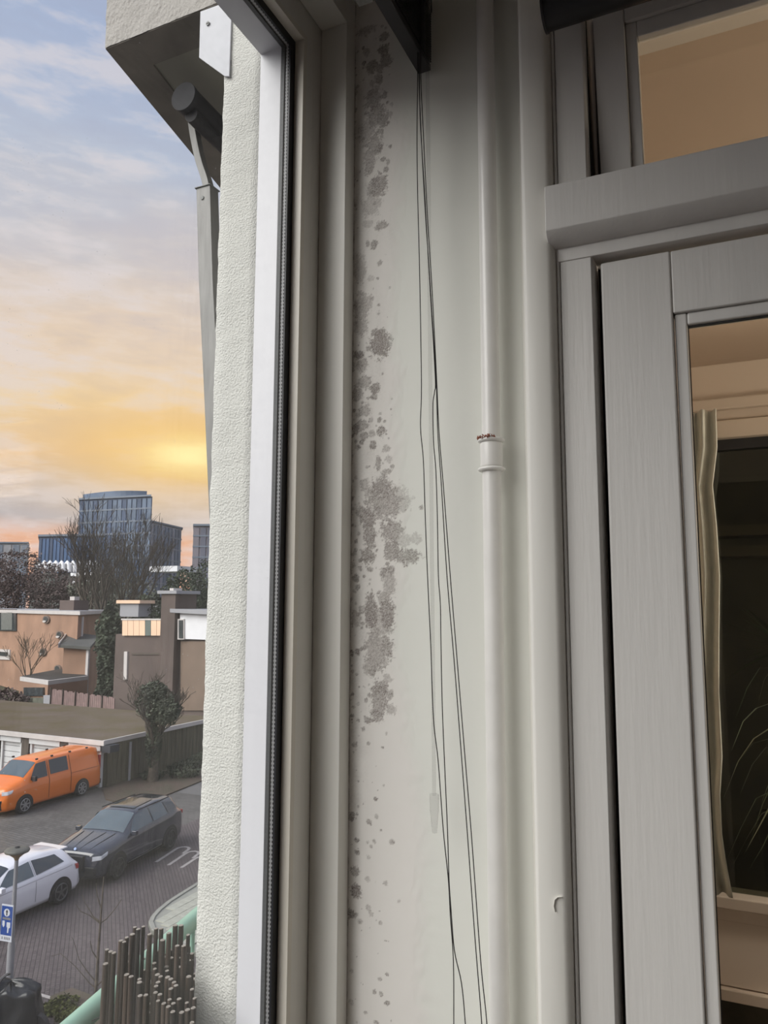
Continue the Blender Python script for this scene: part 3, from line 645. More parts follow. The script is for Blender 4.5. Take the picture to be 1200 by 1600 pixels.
# underside: border band and a recessed soffit board
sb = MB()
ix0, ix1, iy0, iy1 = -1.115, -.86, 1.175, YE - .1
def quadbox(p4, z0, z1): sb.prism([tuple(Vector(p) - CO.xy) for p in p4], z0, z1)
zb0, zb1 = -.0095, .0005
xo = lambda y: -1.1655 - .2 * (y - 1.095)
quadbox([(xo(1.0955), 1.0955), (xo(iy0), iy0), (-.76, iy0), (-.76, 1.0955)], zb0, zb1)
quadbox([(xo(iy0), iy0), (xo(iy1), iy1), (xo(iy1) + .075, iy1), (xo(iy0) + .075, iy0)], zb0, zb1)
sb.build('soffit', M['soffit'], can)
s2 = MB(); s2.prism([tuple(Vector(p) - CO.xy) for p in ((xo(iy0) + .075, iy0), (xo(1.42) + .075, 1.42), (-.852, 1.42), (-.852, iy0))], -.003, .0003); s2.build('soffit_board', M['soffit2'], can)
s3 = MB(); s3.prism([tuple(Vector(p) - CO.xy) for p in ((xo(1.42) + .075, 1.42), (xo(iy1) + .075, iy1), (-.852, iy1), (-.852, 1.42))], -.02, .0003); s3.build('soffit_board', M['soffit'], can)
# white bracket plate
pb_ = [Py(u, v, 1.088) for u, v in ((313, 18), (311, 90), (351, 119), (358, 119), (362, 0))]
bp_ = empty('bracket_plate', tuple(pb_[0]), 0, 'white metal plate with one screw fixed under the canopy corner', 'bracket')
MB().ext([p - pb_[0] for p in pb_], (0, .003, 0)).build('plate', M['white_metal'], bp_, .0004)
fl = [p - pb_[0] for p in pb_[1:3]]
MB().ext([fl[0], fl[1], fl[1] + Vector((.004, .10, .055)), fl[0] + Vector((.004, .10, .055))], (0, .002, .002)).build('flange', M['soffit'], bp_)
sc_ = Py(325, 37, 1.087) - pb_[0]
MB().tube([sc_ + Vector((0, .002, 0)), sc_ + Vector((0, -.0015, 0))], .0042, 16).build('screw', M['screw'], bp_)
MB().box(sc_ + Vector((-.003, -.0021, -.0006)), sc_ + Vector((.003, -.0014, .0006))).build('screw_slot', M['black'], bp_)
# drop arm awning
rc = Pd(288, 152, 1.63)
aw = empty('awning', tuple(rc), 0, 'rolled up drop arm awning under the canopy, dark roller and bare aluminium arm', 'awning')
MB().tube([(0, 0, 0), (-.06, 1.3, 0)], .030, 28).build('roller', M['dark_metal'], aw)
MB().tube([(0, -.004, 0), (0, .006, 0)], .0315, 28).build('end_cap', G('cap_grey', (.028, .028, .033), .75, .2, 120), aw)
MB().tube([(.010, .012, -.036), (-.05, 1.3, -.036)], .016, 14).build('front_bar', M['dark_metal'], aw)
AY = rc.y + .075
ap_ = [Py(u, v, AY) - rc for u, v in ((300, 168), (304, 205), (313, 250), (324, 285), (328, 310))]
def flat_bar(P, wx, wy, nm, mt, bev=.001):
    mb = MB(); vs = []
    for p in P: vs += [p + Vector((-wx, -wy, 0)), p + Vector((wx, -wy, 0)), p + Vector((wx, wy, 0)), p + Vector((-wx, wy, 0))]
    n = len(P); fs = [(i * 4 + k, i * 4 + (k + 1) % 4, (i + 1) * 4 + (k + 1) % 4, (i + 1) * 4 + k) for i in range(n - 1) for k in range(4)]
    fs += [(3, 2, 1, 0), (4 * n - 4, 4 * n - 3, 4 * n - 2, 4 * n - 1)]
    mb.add(vs, fs); return mb.build(nm, mt, aw, bev)
sp_ = []
for i in range(len(ap_) - 1):
    p0 = ap_[max(i - 1, 0)]; p1 = ap_[i]; p2 = ap_[i + 1]; p3 = ap_[min(i + 2, len(ap_) - 1)]
    for k in range(5):
        t = k / 5; sp_.append(.5 * ((2 * p1) + (p2 - p0) * t + (2 * p0 - 5 * p1 + 4 * p2 - p3) * t * t + (3 * p1 - p0 - 3 * p2 + p3) * t ** 3))
flat_bar(sp_ + [ap_[-1]], .0085, .010, 'arm', M['alu'])
AY2 = AY + .004
lo = [Py(u, v, AY2) - rc for u, v in ((324, 297), (328, 440), (336, 600), (345, 800), (353, 950))]
flat_bar(lo, .0185, .0150, 'arm_sleeve', M['alu'])
flat_bar([lo[0] + Vector((0, 0, .002)), lo[0] - Vector((0, 0, .0005))], .0215, .0180, 'sleeve_cap', M['screw'])
s5 = Py(316, 309, AY2 - .0155) - rc
MB().tube([s5, s5 + Vector((0, -.0015, 0))], .0045, 14).build('screw', M['screw'], aw)

# ---- balcony rail and the roll of brushwood screening
rp = [Pz(60, 1655, -.72), Pz(210, 1520, -.72), Pz(320, 1423, -.72)]
dv = (rp[2] - rp[0]).normalized(); r0 = rp[1] - dv * 1.2; r1 = rp[1] + dv * 1.6
ra = empty('balcony_railing', tuple(rp[1]), 0, 'pale green round balcony rail outside the window, behind the brushwood', 'railing')
MB().tube([r0 - rp[1], r1 - rp[1]], .0195, 20).build('handrail', M['green_rail'], ra)
MB().tube([r0 - rp[1] + Vector((0, 0, -.98)), r1 - rp[1] + Vector((0, 0, -.98))], .012, 10).build('lower_rail', M['green_rail'], ra)
nb = int((r1 - r0).length / .11)
for k in range(nb + 1):
    q = r0 + (r1 - r0) * (k / nb) - rp[1]
    if q.z is not None: MB().tube([q, q + Vector((0, 0, -1.06))], .006 if k % 6 else .013, 8).build('baluster' if k % 6 else 'post', M['green_rail'], ra)
nrm = Vector((dv.y, -dv.x, 0))
struct(MB().prism([(r0.x - .06, r0.y), (r1.x - .06, r1.y), (-.852, r1.y), (-.82, r0.y)], -1.95, -1.78).build('balcony_floor', M['render2']))
ws = empty('brushwood_screen', (-.93, 1.06, -1.78), 0, 'rolled brown brushwood screen standing on the balcony in front of the green rail', 'screen')
sr = random.Random(21); nst = 0; placed = []
def stick(x, y, z, r=None):
    global nst
    if x > -.862 and y > 1.075: return
    if x > -.775: return
    r = r or sr.uniform(.0034, .0048)
    for (px, py, pr2) in placed:
        if (px - x) ** 2 + (py - y) ** 2 < (r + pr2) ** 2 * .8: return
    placed.append((x, y, r))
    lx = sr.uniform(-.0005, .004); ly = sr.uniform(-.0005, .004)
    zt = z + 1.78; bx, by = x + .93, y - 1.06
    P = [(bx - lx * 6, by - ly * 6, 0), (bx - lx * 2 + sr.uniform(-.002, .002), by - ly * 2, zt * .6), (bx + sr.uniform(-.0015, .0015), by, zt * .88), (bx, by, zt)]
    st_ = MB(); st_.tube(P, [r * 1.1, r * 1.05, r, r * .97], 8)
    o = st_.build('stick', M['stick'] if sr.random() < .6 else M['stick2'], ws, fix=False)
    o2 = MB(); o2.lathe([(0, .0007), (r * .35, .0007), (r * .35, .0004), (r * .80, .0009), (r * .9, 0)], (bx, by, zt), 8, False)
    e = o2.build('cut_end', M['pith'], o, fix=False)
    ct = MB().lathe([(0, .0012), (r * .30, .0010)], (bx, by, zt), 6, False)
    nst += 1
# sticks stand where the photograph shows their cut tops
tops = [(167, 1484), (173, 1487), (178, 1489), (165, 1506), (189, 1470), (194, 1472), (198, 1465), (207, 1460), (211, 1449), (216, 1452), (224, 1448), (234, 1460), (244, 1451), (252, 1451), (264, 1458), (254, 1469),
 (274, 1446), (283, 1446), (294, 1461), (199, 1503), (206, 1503), (208, 1494), (217, 1490), (226, 1489), (232, 1486), (244, 1486), (257, 1495), (262, 1490), (268, 1484), (277, 1478), (287, 1478), (295, 1480), (251, 1500), (270, 1486), (278, 1485), (286, 1483),
 (300, 1490), (267, 1497), (279, 1497), (288, 1501), (295, 1501), (190, 1511), (193, 1517), (198, 1523), (205, 1526), (211, 1527), (218, 1530), (218, 1535), (241, 1505), (242, 1514), (260, 1511), (261, 1517), (246, 1523), (251, 1526), (262, 1527), (267, 1530),
 (272, 1535), (275, 1540), (280, 1511), (286, 1523), (295, 1526), (247, 1535), (244, 1541), (243, 1551), (250, 1554), (267, 1545), (267, 1555), (243, 1559), (247, 1564), (256, 1568), (265, 1562), (271, 1568), (280, 1561), (263, 1573), (270, 1581), (276, 1573), (284, 1582), (292, 1567), (293, 1578),
 (219, 1556), (228, 1555), (233, 1557), (302, 1575), (304, 1560), (300, 1546), (290, 1590), (300, 1598)]
for (u, v) in tops:
    zz_ = -.60 + .045 * (1 if v < 1480 and u > 186 else 0) - .03 * max(0, (v - 1540) / 50)
    if u < 182: zz_ = -.585
    p = Pz(u, v, zz_); stick(p.x, p.y, p.z)
for k in range(190):   # fill behind and below
    u = sr.uniform(186, 303); v = sr.uniform(1490, 1610); p = Pz(u, v, -.70 - sr.random() * .06); stick(p.x, p.y, p.z)
twn = MB(); 
for z_ in (-.72, -1.0, -1.35):
    twn.tube([Vector((-.93 + .13 * cos(a) + .93, 1.06 + .13 * sin(a) - 1.06, z_ + 1.78)) for a in [pi * .55 + 2 * pi * .55 * k / 24 for k in range(25)]], .0008, 5)
twn.build('binding_wire', M['alu'], ws)

# =========================================================== OUTSIDE, street
GZ = -8.3
M['asphalt'] = brick_mat('road_brick', (103, 94, 94), (88, 79, 80), (46, 42, 42), 5.0, .5, .5, .03, radians(45), bump=.004)
M['park'] = brick_mat('parking_pavers', (107, 104, 101), (94, 91, 88), (74, 71, 69), 1.6, .5, .25, .02, radians(8), bump=.004)
M['path'] = mat('far_path', (109, 107, 106), .9, .1, 1.2)
M['slab'] = mat('paving_slab', (172, 172, 160), .9, .08, 4, .004, 30)
M['kerb'] = mat('kerb_stone_light', (150, 150, 142), .9, .08, 6)
M['kerb_old'] = mat('kerb_stone', (116, 116, 110), .9, .08, 6)
M['soil'] = mat('soil_bed', (92, 80, 71), .95, .4, 1.2, .03, 4, col2=(80, 80, 59))
M['grass'] = mat('grass_ground', (77, 77, 59), .95, .3, .5, .03, 3)
M['line'] = mat('road_paint', (178, 172, 168), .8, .15, 8)
M['moss'] = mat('mossy_roof', (88, 77, 49), .95, .3, .5, .02, 5, col2=(101, 88, 77))
M['brickA'] = brick_mat('orange_brick', (184, 142, 114), (168, 130, 108), (160, 136, 118), 9, .5, .25, .03, 0, 'wall')
M['brickB'] = brick_mat('dark_brick', (112, 96, 90), (98, 84, 80), (104, 94, 88), 9, .5, .25, .03, 0, 'wall')
M['white_paint'] = mat('white_facade', (.80, .80, .82), .6, .03, 2)
M['white_edge'] = mat('white_fascia', (206, 200, 196), .6, .05, 2)
M['window_dark'] = mat('window_dark', (.06, .07, .075), .12, .2, 2, spec=.8)
M['window_pale'] = mat('window_net_curtain', (122, 128, 124), .3, .15, 3)
M['garage'] = mat('garage_door_white', (214, 214, 214), .55, .05, 2)
M['timber'] = mat('weathered_timber', (96, 86, 78), .85, .2, 3, stretch=(3, 3, .4))
M['timber2'] = mat('garage_side_timber', (100, 94, 76), .85, .25, 3, stretch=(3, 3, .4))
M['fence'] = mat('pinkish_fence', (146, 122, 118), .85, .15, 3)
M['glassA'] = mat('facade_glass_blue', (84, 100, 128), .4, .2, .05, spec=.3)
M['glassB'] = mat('facade_glass_pale', (112, 128, 150), .4, .2, .08, spec=.3)
M['mull'] = mat('facade_mullion', (120, 130, 144), .5, .1)
M['concrete'] = mat('pale_concrete', (164, 164, 168), .8, .1, .2)
M['bark'] = mat('bark', (104, 94, 84), .9, .3, 8)
M['bark_pale'] = mat('bark_pale', (138, 124, 104), .9, .3, 8)
M['twig'] = mat('twig_brown', (76, 66, 60), .9, .3, 3)
M['leaf_dark'] = mat('evergreen_leaf', (84, 94, 74), .8, .4, .8)
M['leaf_dark2'] = mat('ivy_leaf', (92, 98, 80), .8, .4, 1)
M['twig_red'] = mat('bare_twig_reddish', (122, 106, 102), .9, .3, 1)
E = empty
def P2(v): return (v.x, v.y)
struct(MB().box((-700, -200, GZ - .6), (300, 900, GZ - .03)).build('ground', M['grass']))
struct(MB().box((-19.6, -30, GZ - .3), (-14.0, 120, GZ)).build('road', M['asphalt']))
struct(MB().box((-27.0, -30, GZ - .3), (-19.6, 28.2, GZ - .004)).build('parking_area', M['park']))
struct(MB().box((-25.2, 28.2, GZ - .3), (-19.6, 120, GZ - .006)).build('road_2', M['path']))
# pavement with a rounded corner, slabs laid one by one
cpx = [(310, 1378), (284, 1394), (262, 1408), (246, 1421), (236, 1432), (232, 1441), (236, 1452), (252, 1463), (276, 1474), (310, 1490)]
cv = [Pz(u, v, GZ + .1) for u, v in cpx]
sw = E('pavement', (cv[5].x, cv[5].y, GZ), kind='structure')
o0 = Vector((cv[5].x, cv[5].y, GZ))
poly = [tuple((p - o0).xy) for p in cv]
MB().prism([(p[0] * 1.0, p[1]) for p in poly] + [(8, poly[-1][1] - .5), (8, poly[0][1] + 6)], 0, .085).build('bed', M['kerb'], sw)
for i in range(len(poly) - 1):
    a = Vector(poly[i]); b = Vector(poly[i + 1]); t = (b - a).normalized(); n_ = Vector((t.y, -t.x))
    if n_.x < 0 and False: n_ = -n_
    g = t * .01
    q = [a + g, b - g, b - g - n_ * .12, a + g - n_ * .12]
    cc = sum(((p) for p in q), Vector((0, 0))) / 4
    MB().prism([tuple(p) for p in q], .0, .12).build('kerb_stone', M['kerb'], sw, .01)
def inside(p, poly):
    c = False; n = len(poly)
    for i in range(n):
        (x1, y1), (x2, y2) = poly[i], poly[i - 1]
        if (y1 > p[1]) != (y2 > p[1]) and p[0] < (x2 - x1) * (p[1] - y1) / (y2 - y1) + x1: c = not c
    return c
big = poly + [(4, poly[-1][1] - .5), (4, poly[0][1] + 3)]
slab_me = None; ns = 0
for i in range(-2, 12):
    for j in range(-10, 14):
        c = Vector((i * .305 + .24, j * .305 + (.15 if i % 2 else 0)))
        if all(inside((c.x + dx, c.y + dy), big) for dx in (-.25, .1) for dy in (-.2, .2)) and ns < 260:
            if slab_me is None:
                o = MB().box((-.146, -.146, 0), (.146, .146, .03)).build('slab', M['slab'], sw, .004); slab_me = o
            else: o = slab_me.copy(); link(o); o.parent = sw
            o.location = (c.x, c.y, .083 + sr.uniform(-.003, .003)); ns += 1
# verge at the foot of the sapling, short parking line
q = [Pz(u, v, GZ) for u, v in ((78, 1560), (112, 1546), (150, 1560), (165, 1630), (90, 1630))]
struct(MB().prism([P2(p) for p in q], GZ - .05, GZ + .04).build('planting_bed', M['soil']))
struct(MB().box((-14.0, -30, GZ - .3), (-1.4, 16.0, GZ - .002)).build('pavement_2', M['asphalt']))
def flatline(u0, v0, u1, v1, w, nm, label, cat, group=None):
    a = Pz(u0, v0, GZ); b = Pz(u1, v1, GZ); t = (b - a).normalized(); n_ = Vector((-t.y, t.x, 0)) * w / 2
    r_ = a.copy(); o = MB().prism([P2(p - r_) for p in (a - n_, b - n_, b + n_, a + n_)], .0, .006).build(nm, M['line']); o.location = r_; return tag(o, label, cat, group)
flatline(40, 1548, 93, 1563, .09, 'parking_line', 'short white painted line on the road by the black covered scooter', 'road line')
# three painted hooks on the road, right of the dark car
hook = [((244, 1347), (276, 1326)), ((263, 1352), (291, 1333)), ((283, 1356), (306, 1341))]
for k, (a, b) in enumerate(hook):
    A = Pz(*a, GZ); B = Pz(*b, GZ); mid = B; t = (B - A).normalized(); n_ = Vector((t.y, -t.x, 0))
    pts = [A, B] + [B + n_ * .22 * (1 - cos(q_)) + t * .24 * sin(q_) for q_ in (.6, 1.2, 1.8, 2.5, 3.1)] + [B + n_ * .46 - t * .45]
    mb = MB(); o_r = A.copy()
    for i in range(len(pts) - 1):
        p, q = pts[i] - o_r, pts[i + 1] - o_r; tt = (q - p).normalized(); m_ = Vector((-tt.y, tt.x, 0)) * .055
        mb.prism([P2(x) for x in (p - m_, q - m_, q + m_, p + m_)], .0, .006 + .0005 * i)
    o = mb.build('road_marking', M['line']); o.location = o_r
    tag(o, ['white painted hook on the road, closest to the dark car', 'white painted hook on the road, middle one of three', 'white painted hook on the road, farthest from the dark car'][k], 'road marking', 'painted hooks on the road')
# brown bed and hedge foot in front of the garage side
q = [Pz(u, v, GZ) for u, v in ((165, 1250), (215, 1262), (330, 1215), (330, 1180), (230, 1205), (160, 1234))]
struct(MB().prism([P2(p) for p in q], GZ - .05, GZ + .05).build('planting_bed_2', mat('leaf_litter', (92, 76, 68), .95, .4, 2, .03, 6, col2=(74, 70, 56))))

# ---- garages
GY = 27.25
gzt = Py(120, 1156, GY).z
ga = E('garage_block', (-26.8, GY, GZ), 0, 'row of white garages with a mossy flat roof behind the orange van', 'garage')
def gx_(u, v=1190): return Py(u, v, GY).x + 26.8
zt_ = gzt - GZ
MB().box((-30, .25, 0), (-.1, 8.5, zt_ - .25)).build('wall', M['timber2'], ga)
MB().box((-30, -.05, zt_ - .04), (.12, 8.6, zt_ + .06)).build('roof', M['moss'], ga)
MB().box((-30, -.14, zt_ - .12), (.15, -.05, zt_ + .10)).build('fascia', M['white_edge'], ga)
MB().box((.06, -.1, zt_ - .08), (.16, 8.6, zt_ + .12)).build('side_fascia', M['white_edge'], ga)
edges = [(-30, -26), (gx_(-60), gx_(-6)), (gx_(-6) + .2, gx_(31)), (gx_(44), gx_(92)), (gx_(106), gx_(156))]
for k, (a, b) in enumerate(edges[1:]):
    MB().box((a, -.02, zt_ - .40), (b, .22, zt_ - .12)).build('lintel', M['garage'], ga)
    MB().box((a, .06, 0), (a + .12, .22, zt_ - .34)).build('door_frame', M['garage'], ga); MB().box((b - .12, .06, 0), (b, .22, zt_ - .34)).build('door_frame', M['garage'], ga)
    dz = (zt_ - .34) / 6
    for j in range(6): MB().box((a + .12, .16, j * dz + .012), (b - .12, .22, (j + 1) * dz - .012)).build('door_panel', M['garage'], ga)
for a, b in ((gx_(-8), gx_(-5)), (gx_(32), gx_(43)), (gx_(93), gx_(105))): MB().box((a, .0, 0), (b, .26, zt_ - .05)).build('pier', M['timber'], ga)
for j in range(28): MB().box((.0, .3 + j * .29, 0), (.05, .57 + j * .29, zt_ - .1)).build('board', M['timber2'], ga)
MB().tube([(.14, 1.6, 0), (.14, 1.6, zt_ - .2)], .06, 8).build('downpipe', M['concrete'], ga)
MB().box((.02, -.1, zt_ - .42), (.5, .5, zt_ - .1)).build('gutter_box', mat('lead_grey', (52, 54, 62), .7), ga)
# hut wall further right with white sign
pz = Pz(315, 1158, -6.6)

# ---- houses
def facade(A, B, z0, z1, thick, nm, mt, parent):
    t = (B - A); t.z = 0; tn = t.normalized(); n_ = Vector((-tn.y, tn.x, 0)) * thick
    if n_.dot(A) < 0: n_ = -n_
    o = Vector(parent.location)
    return MB().prism([P2(A - o), P2(B - o), P2(B + n_ - o), P2(A + n_ - o)], z0 - o.z, z1 - o.z).build(nm, mt, parent)
def onwall(A, B, px, d0, d1, nm, mt, parent, sub=None):   # px = 4 corners in the photograph on the wall plane
    t = (B - A).normalized(); n_ = Vector((t.y, -t.x, 0))
    if n_.dot(A) > 0: n_ = -n_
    o = Vector(parent.location); base_o = Vector((0, 0, 0)) if sub is None else Vector((0, 0, 0))
    P = [Pw(u, v, A, B) - o + n_ * d0 for u, v in px]
    return MB().ext(P, n_ * (d1 - d0)).build(nm, mt, sub or parent)
def rect(u0, v0, u1, v1, s=0): return [(u0, v0), (u1, v0 + s), (u1, v1 + s), (u0, v1)]
def hd(u, d, z=GZ): # point at horizontal depth d below picture column u
    r = ray(u, 948); r = Vector((r.x, r.y, 0)); r = r / r.dot(Vector((FW.x, FW.y, 0)).normalized()); p = r * d; p.z = z; return p
A = hd(-45, 92); B = hd(123, 64); C_ = hd(167, 82); D_ = C_ + (A - B)
h1 = E('brick_house', tuple(B), 0, 'orange brick flat roofed house with small round windows and a white roof edge', 'house')
zr = -.45
o = B
MB().prism([P2(p - o) for p in (A, B, C_, D_)], 0, zr - GZ - .3).build('wall', M['brickA'], h1)
ov = lambda p, k: p + (p - (A + C_) / 2).normalized() * k
MB().prism([P2(ov(p, .7) - o) for p in (A, B, C_, D_)], zr - GZ - .32, zr - GZ - .02).build('roof_edge', M['white_edge'], h1)
MB().prism([P2(ov(p, .2) - o) for p in (A, B, C_, D_)], zr - GZ - .03, zr - GZ + .02).build('roof', M['concrete'], h1)
chp = hd(116, 72)
MB().box((chp.x - o.x - .9, chp.y - o.y - .9, zr - GZ), (chp.x - o.x + .9, chp.y - o.y + .9, zr - GZ + .95)).build('chimney', M['brickB'], h1)
MB().box((chp.x - o.x - .3, chp.y - o.y - .3, zr - GZ + .95), (chp.x - o.x + .3, chp.y - o.y + .3, zr - GZ + 1.3)).build('chimney_pot', M['white_edge'], h1)
f = onwall(A, B, rect(-30, 951, 27, 985, 1), 0, .12, 'window', M['window_dark'], h1)
onwall(A, B, rect(-12, 956, 2, 983), .12, .2, 'pane', M['window_pale'], h1, f); onwall(A, B, rect(5, 957, 22, 984), .12, .2, 'pane', M['window_pale'], h1, f)
f = onwall(A, B, rect(-8, 1014, 17, 1030, 1), 0, .12, 'window', M['white_edge'], h1); onwall(A, B, rect(0, 1018, 14, 1024, 1), .12, .2, 'pane', M['window_dark'], h1, f)
for (u, v) in ((74, 968), (95, 992), (69, 1019), (92, 1045)):
    k = [(u + 5.2 * cos(2 * pi * i / 14), v + 6.2 * sin(2 * pi * i / 14)) for i in range(14)]
    f = onwall(A, B, k, 0, .15, 'round_window', mat('window_surround', (120, 104, 94), .7), h1)
    k = [(u + .4 + 3.2 * cos(2 * pi * i / 12), v - .5 + 4 * sin(2 * pi * i / 12)) for i in range(12)]
    onwall(A, B, k, .15, .2, 'pane', M['window_dark'], h1, f)
    k = [(u - 1 + 2.6 * cos(2 * pi * i / 10), v + 3 + 1.6 * sin(2 * pi * i / 10)) for i in range(10)]
    onwall(A, B, k, .2, .25, 'sill', M['white_edge'], h1, f)
q = Pw(129, 962, B, C_); MB().tube([Vector((q.x - o.x + .15, q.y - o.y - .2, zr - GZ - .5)), Vector((q.x - o.x + .15, q.y - o.y - .2, 4.4))], .16, 8).build('downpipe', M['white_edge'], h1)
f = onwall(B, C_, rect(157, 957, 162, 975), 0, .1, 'window', M['window_pale'], h1)
# lean-to of the first house
a = hd(103, 61.5); b = hd(142, 60.5); c = hd(152, 66); d = hd(112, 68)
zl_ = Pw(120, 1012, a, b).z
e1 = E('side_extension', tuple(b), 0, 'lower brick extension with a grey lean-to roof at the right end of the orange brick house', 'extension')
o = b
MB().prism([P2(p - o) for p in (a, b, c, d)], 0, zl_ - GZ).build('wall', M['brickA'], e1)
rp_ = [a - o, b - o, c - o, d - o]; m_ = MB(); zz0 = zl_ - GZ
ext_ = lambda p, k: p + (p - (rp_[0] + rp_[2]) / 2).normalized() * k
lo4 = [ext_(rp_[0], .6) + Vector((0, 0, zz0)), ext_(rp_[1], .6) + Vector((0, 0, zz0 - .1)), ext_(rp_[2], .6) + Vector((0, 0, zz0 + .5)), ext_(rp_[3], .6) + Vector((0, 0, zz0 + .8))]
MB().ext(lo4, (0, 0, .22)).build('roof', mat('grey_roof', (92, 92, 88), .8, .15, 1), e1)
MB().obox(lo4[0], lo4[3] - lo4[0], (0, -.12, 0), (0, 0, .35)).build('verge', M['white_edge'], e1)
MB().box((-.1, -.15, 0), (.15, 0, zz0)).build('corner_post', M['white_edge'], e1)
# low flat roofed annex
a = hd(38, 59); b = hd(82, 56); c = hd(143, 60); d = hd(100, 66)
za = Pw(60, 1068, a, b).z
e2 = E('flat_annex', tuple(b), 0, 'low annex with a bright white roof edge and dark window in front of the orange brick house', 'annex')
o = b
MB().prism([P2(p - o) for p in (a, b, c, d)], 0, za - GZ).build('wall', M['brickA'], e2)
MB().prism([P2(ov(p, .0) - o) for p in (a, b, c, d)], za - GZ - .02, za - GZ + .3).build('roof_edge', M['white_edge'], e2)
MB().prism([P2(p * .995 + d * .005 - o) for p in (a * .97 + d * .03, b * .96 + d * .04, c * .97 + d * .03, d)], za - GZ + .2, za - GZ + .34).build('roof', mat('bitumen_roof', (70, 66, 62), .9, .2, 1), e2)
f = onwall(a, b, rect(40, 1074, 70, 1087), 0, .15, 'window', M['window_dark'], e2)
onwall(a, b, rect(41, 1090, 70, 1106), 0, .12, 'panel', mat('pale_green_panel', (112, 114, 100), .7, .2, 2), e2); onwall(a, b, rect(72, 1086, 86, 1106), 0, .2, 'door', M['concrete'], e2)
for e_ in (e1, e2):
    e_.parent = h1; e_.location = Vector(e_.location) - Vector(h1.location)
    for k_ in ('label', 'category'):
        if k_ in e_: del e_[k_]
# fence of upright boards
fa = hd(88, 55); fb = hd(186, 50); nf = 34; fo = E('garden_fence', tuple(fa), 0, 'low pinkish brown board fence between the two brick houses', 'fence')
ft = (fb - fa) / nf; ftn = ft.normalized()
zf = Pw(130, 1083, fa, fb).z - GZ
for k in range(nf):
    p = ft * k; MB().obox(p, ft * .88, Vector((-ftn.y, ftn.x, 0)) * .05, (0, 0, zf - .06 * (k % 3 == 0))).build('board', M['fence'], fo)
for k in range(0, nf + 1, 7): p = ft * k; MB().obox(p - Vector((-ftn.y, ftn.x, 0)) * .1, ft * .2, Vector((-ftn.y, ftn.x, 0)) * .08, (0, 0, zf + .1)).build('post', M['timber'], fo)
# second house
A = hd(183, 56); B = hd(345, 49); dep = Vector((-.35, 1, 0)).normalized() * 9
h2 = E('dark_brick_house', tuple(A), 0, 'dark brown brick house with a tall chimney wall and a white upper storey', 'house')
o = A
zA = Pw(230, 993, A, B).z
MB().prism([P2(p - o) for p in (A, B, B + dep, A + dep)], 0, zA - GZ).build('wall', M['brickB'], h2)
onwall(A, B, rect(284, 1002, 345, 1110), 0, .1, 'wall_panel', mat('brown_render', (128, 110, 96), .9, .08, 1), h2)
onwall(A, B, [(286, 957), (345, 962), (345, 1000), (286, 998)], -3, .25, 'upper_wall', M['white_paint'], h2)
onwall(A, B, [(277, 951), (350, 954), (350, 961), (277, 957)], -3.5, .6, 'roof', M['concrete'], h2)
onwall(A, B, rect(284, 967, 294, 999), .25, .35, 'window', M['white_edge'], h2); onwall(A, B, rect(287, 969, 293, 997), .35, .4, 'pane', M['window_dark'], h2)
onwall(A, B, [(263, 928), (285, 928), (279, 1105), (257, 1105)], -1.2, .55, 'chimney', M['brickB'], h2)
onwall(A, B, rect(259, 923, 289, 928), -1.3, .7, 'chimney_cap', M['concrete'], h2); onwall(A, B, rect(267, 919, 273, 923), -.6, .1, 'chimney_pot', M['white_edge'], h2)
onwall(A, B, [(196, 1018), (201, 1018), (200, 1062), (195, 1062)], 0, .12, 'downpipe', M['white_edge'], h2)
onwall(A, B, rect(207, 1020, 254, 1023), 0, .06, 'ledge', M['timber'], h2)
# terrace screen, the sky's reflection painted into its peach panels
scr = E('terrace_screen', tuple(Pw(193, 993, A, B)), 0, 'terrace glass screen reflecting orange evening sky on the dark brick house', 'screen')
glow = mat('screen_sky_peach', (250, 214, 182), .25, .05, .5, spec=.8)
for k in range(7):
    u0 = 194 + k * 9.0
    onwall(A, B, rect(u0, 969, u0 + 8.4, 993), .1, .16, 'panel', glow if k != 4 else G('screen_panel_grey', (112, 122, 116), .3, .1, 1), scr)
onwall(A, B, rect(193, 966.5, 257, 969), .08, .2, 'top_rail', M['white_edge'], scr)
# small things by roofs
vt = E('roof_vent', tuple(hd(212, 70, 0)), 0, 'small pale roof dormer with peach coloured edge beyond the dark brick house', 'roof vent')
o = Vector(vt.location)
p = Pd(212, 943, 70) - o
MB().box(p + Vector((-1.1, -.8, -1.2)), p + Vector((1.1, .8, 0))).build('body', M['concrete'], vt); MB().box(p + Vector((-1.4, -1, 0)), p + Vector((1.4, 1, .3))).build('edge', glow, vt)
# white board with a black disc near the right edge
A3 = Pz(240, 1180, GZ + .2); sbp = Pd(291, 1141, 44)
sg = E('white_board', tuple(sbp), 0, 'white board with a black disc and a small red lamp behind the ivy tree', 'sign')
ax_ = Vector((cos(YAW), sin(YAW), 0)); nz_ = Vector((sin(YAW), -cos(YAW), 0))
MB().ext([ax_ * x + Vector((0, 0, z)) for x, z in ((-.75, -.55), (.25, -.35), (.30, .55), (-.1, .35), (-.6, .1))], nz_ * .08).build('board', M['white_paint'], sg)
MB().tube([nz_ * .08, nz_ * .14], .17, 18).build('disc', M['black'], sg); MB().tube([ax_ * .48 + nz_ * .02, ax_ * .48 + nz_ * .2], .15, 14).build('red_lamp', mat('red_lamp', (150, 70, 66), .4), sg)
MB().box((-.05, .1, GZ - sbp.z), (.05, .2, .0)).build('post', M['timber'], sg)

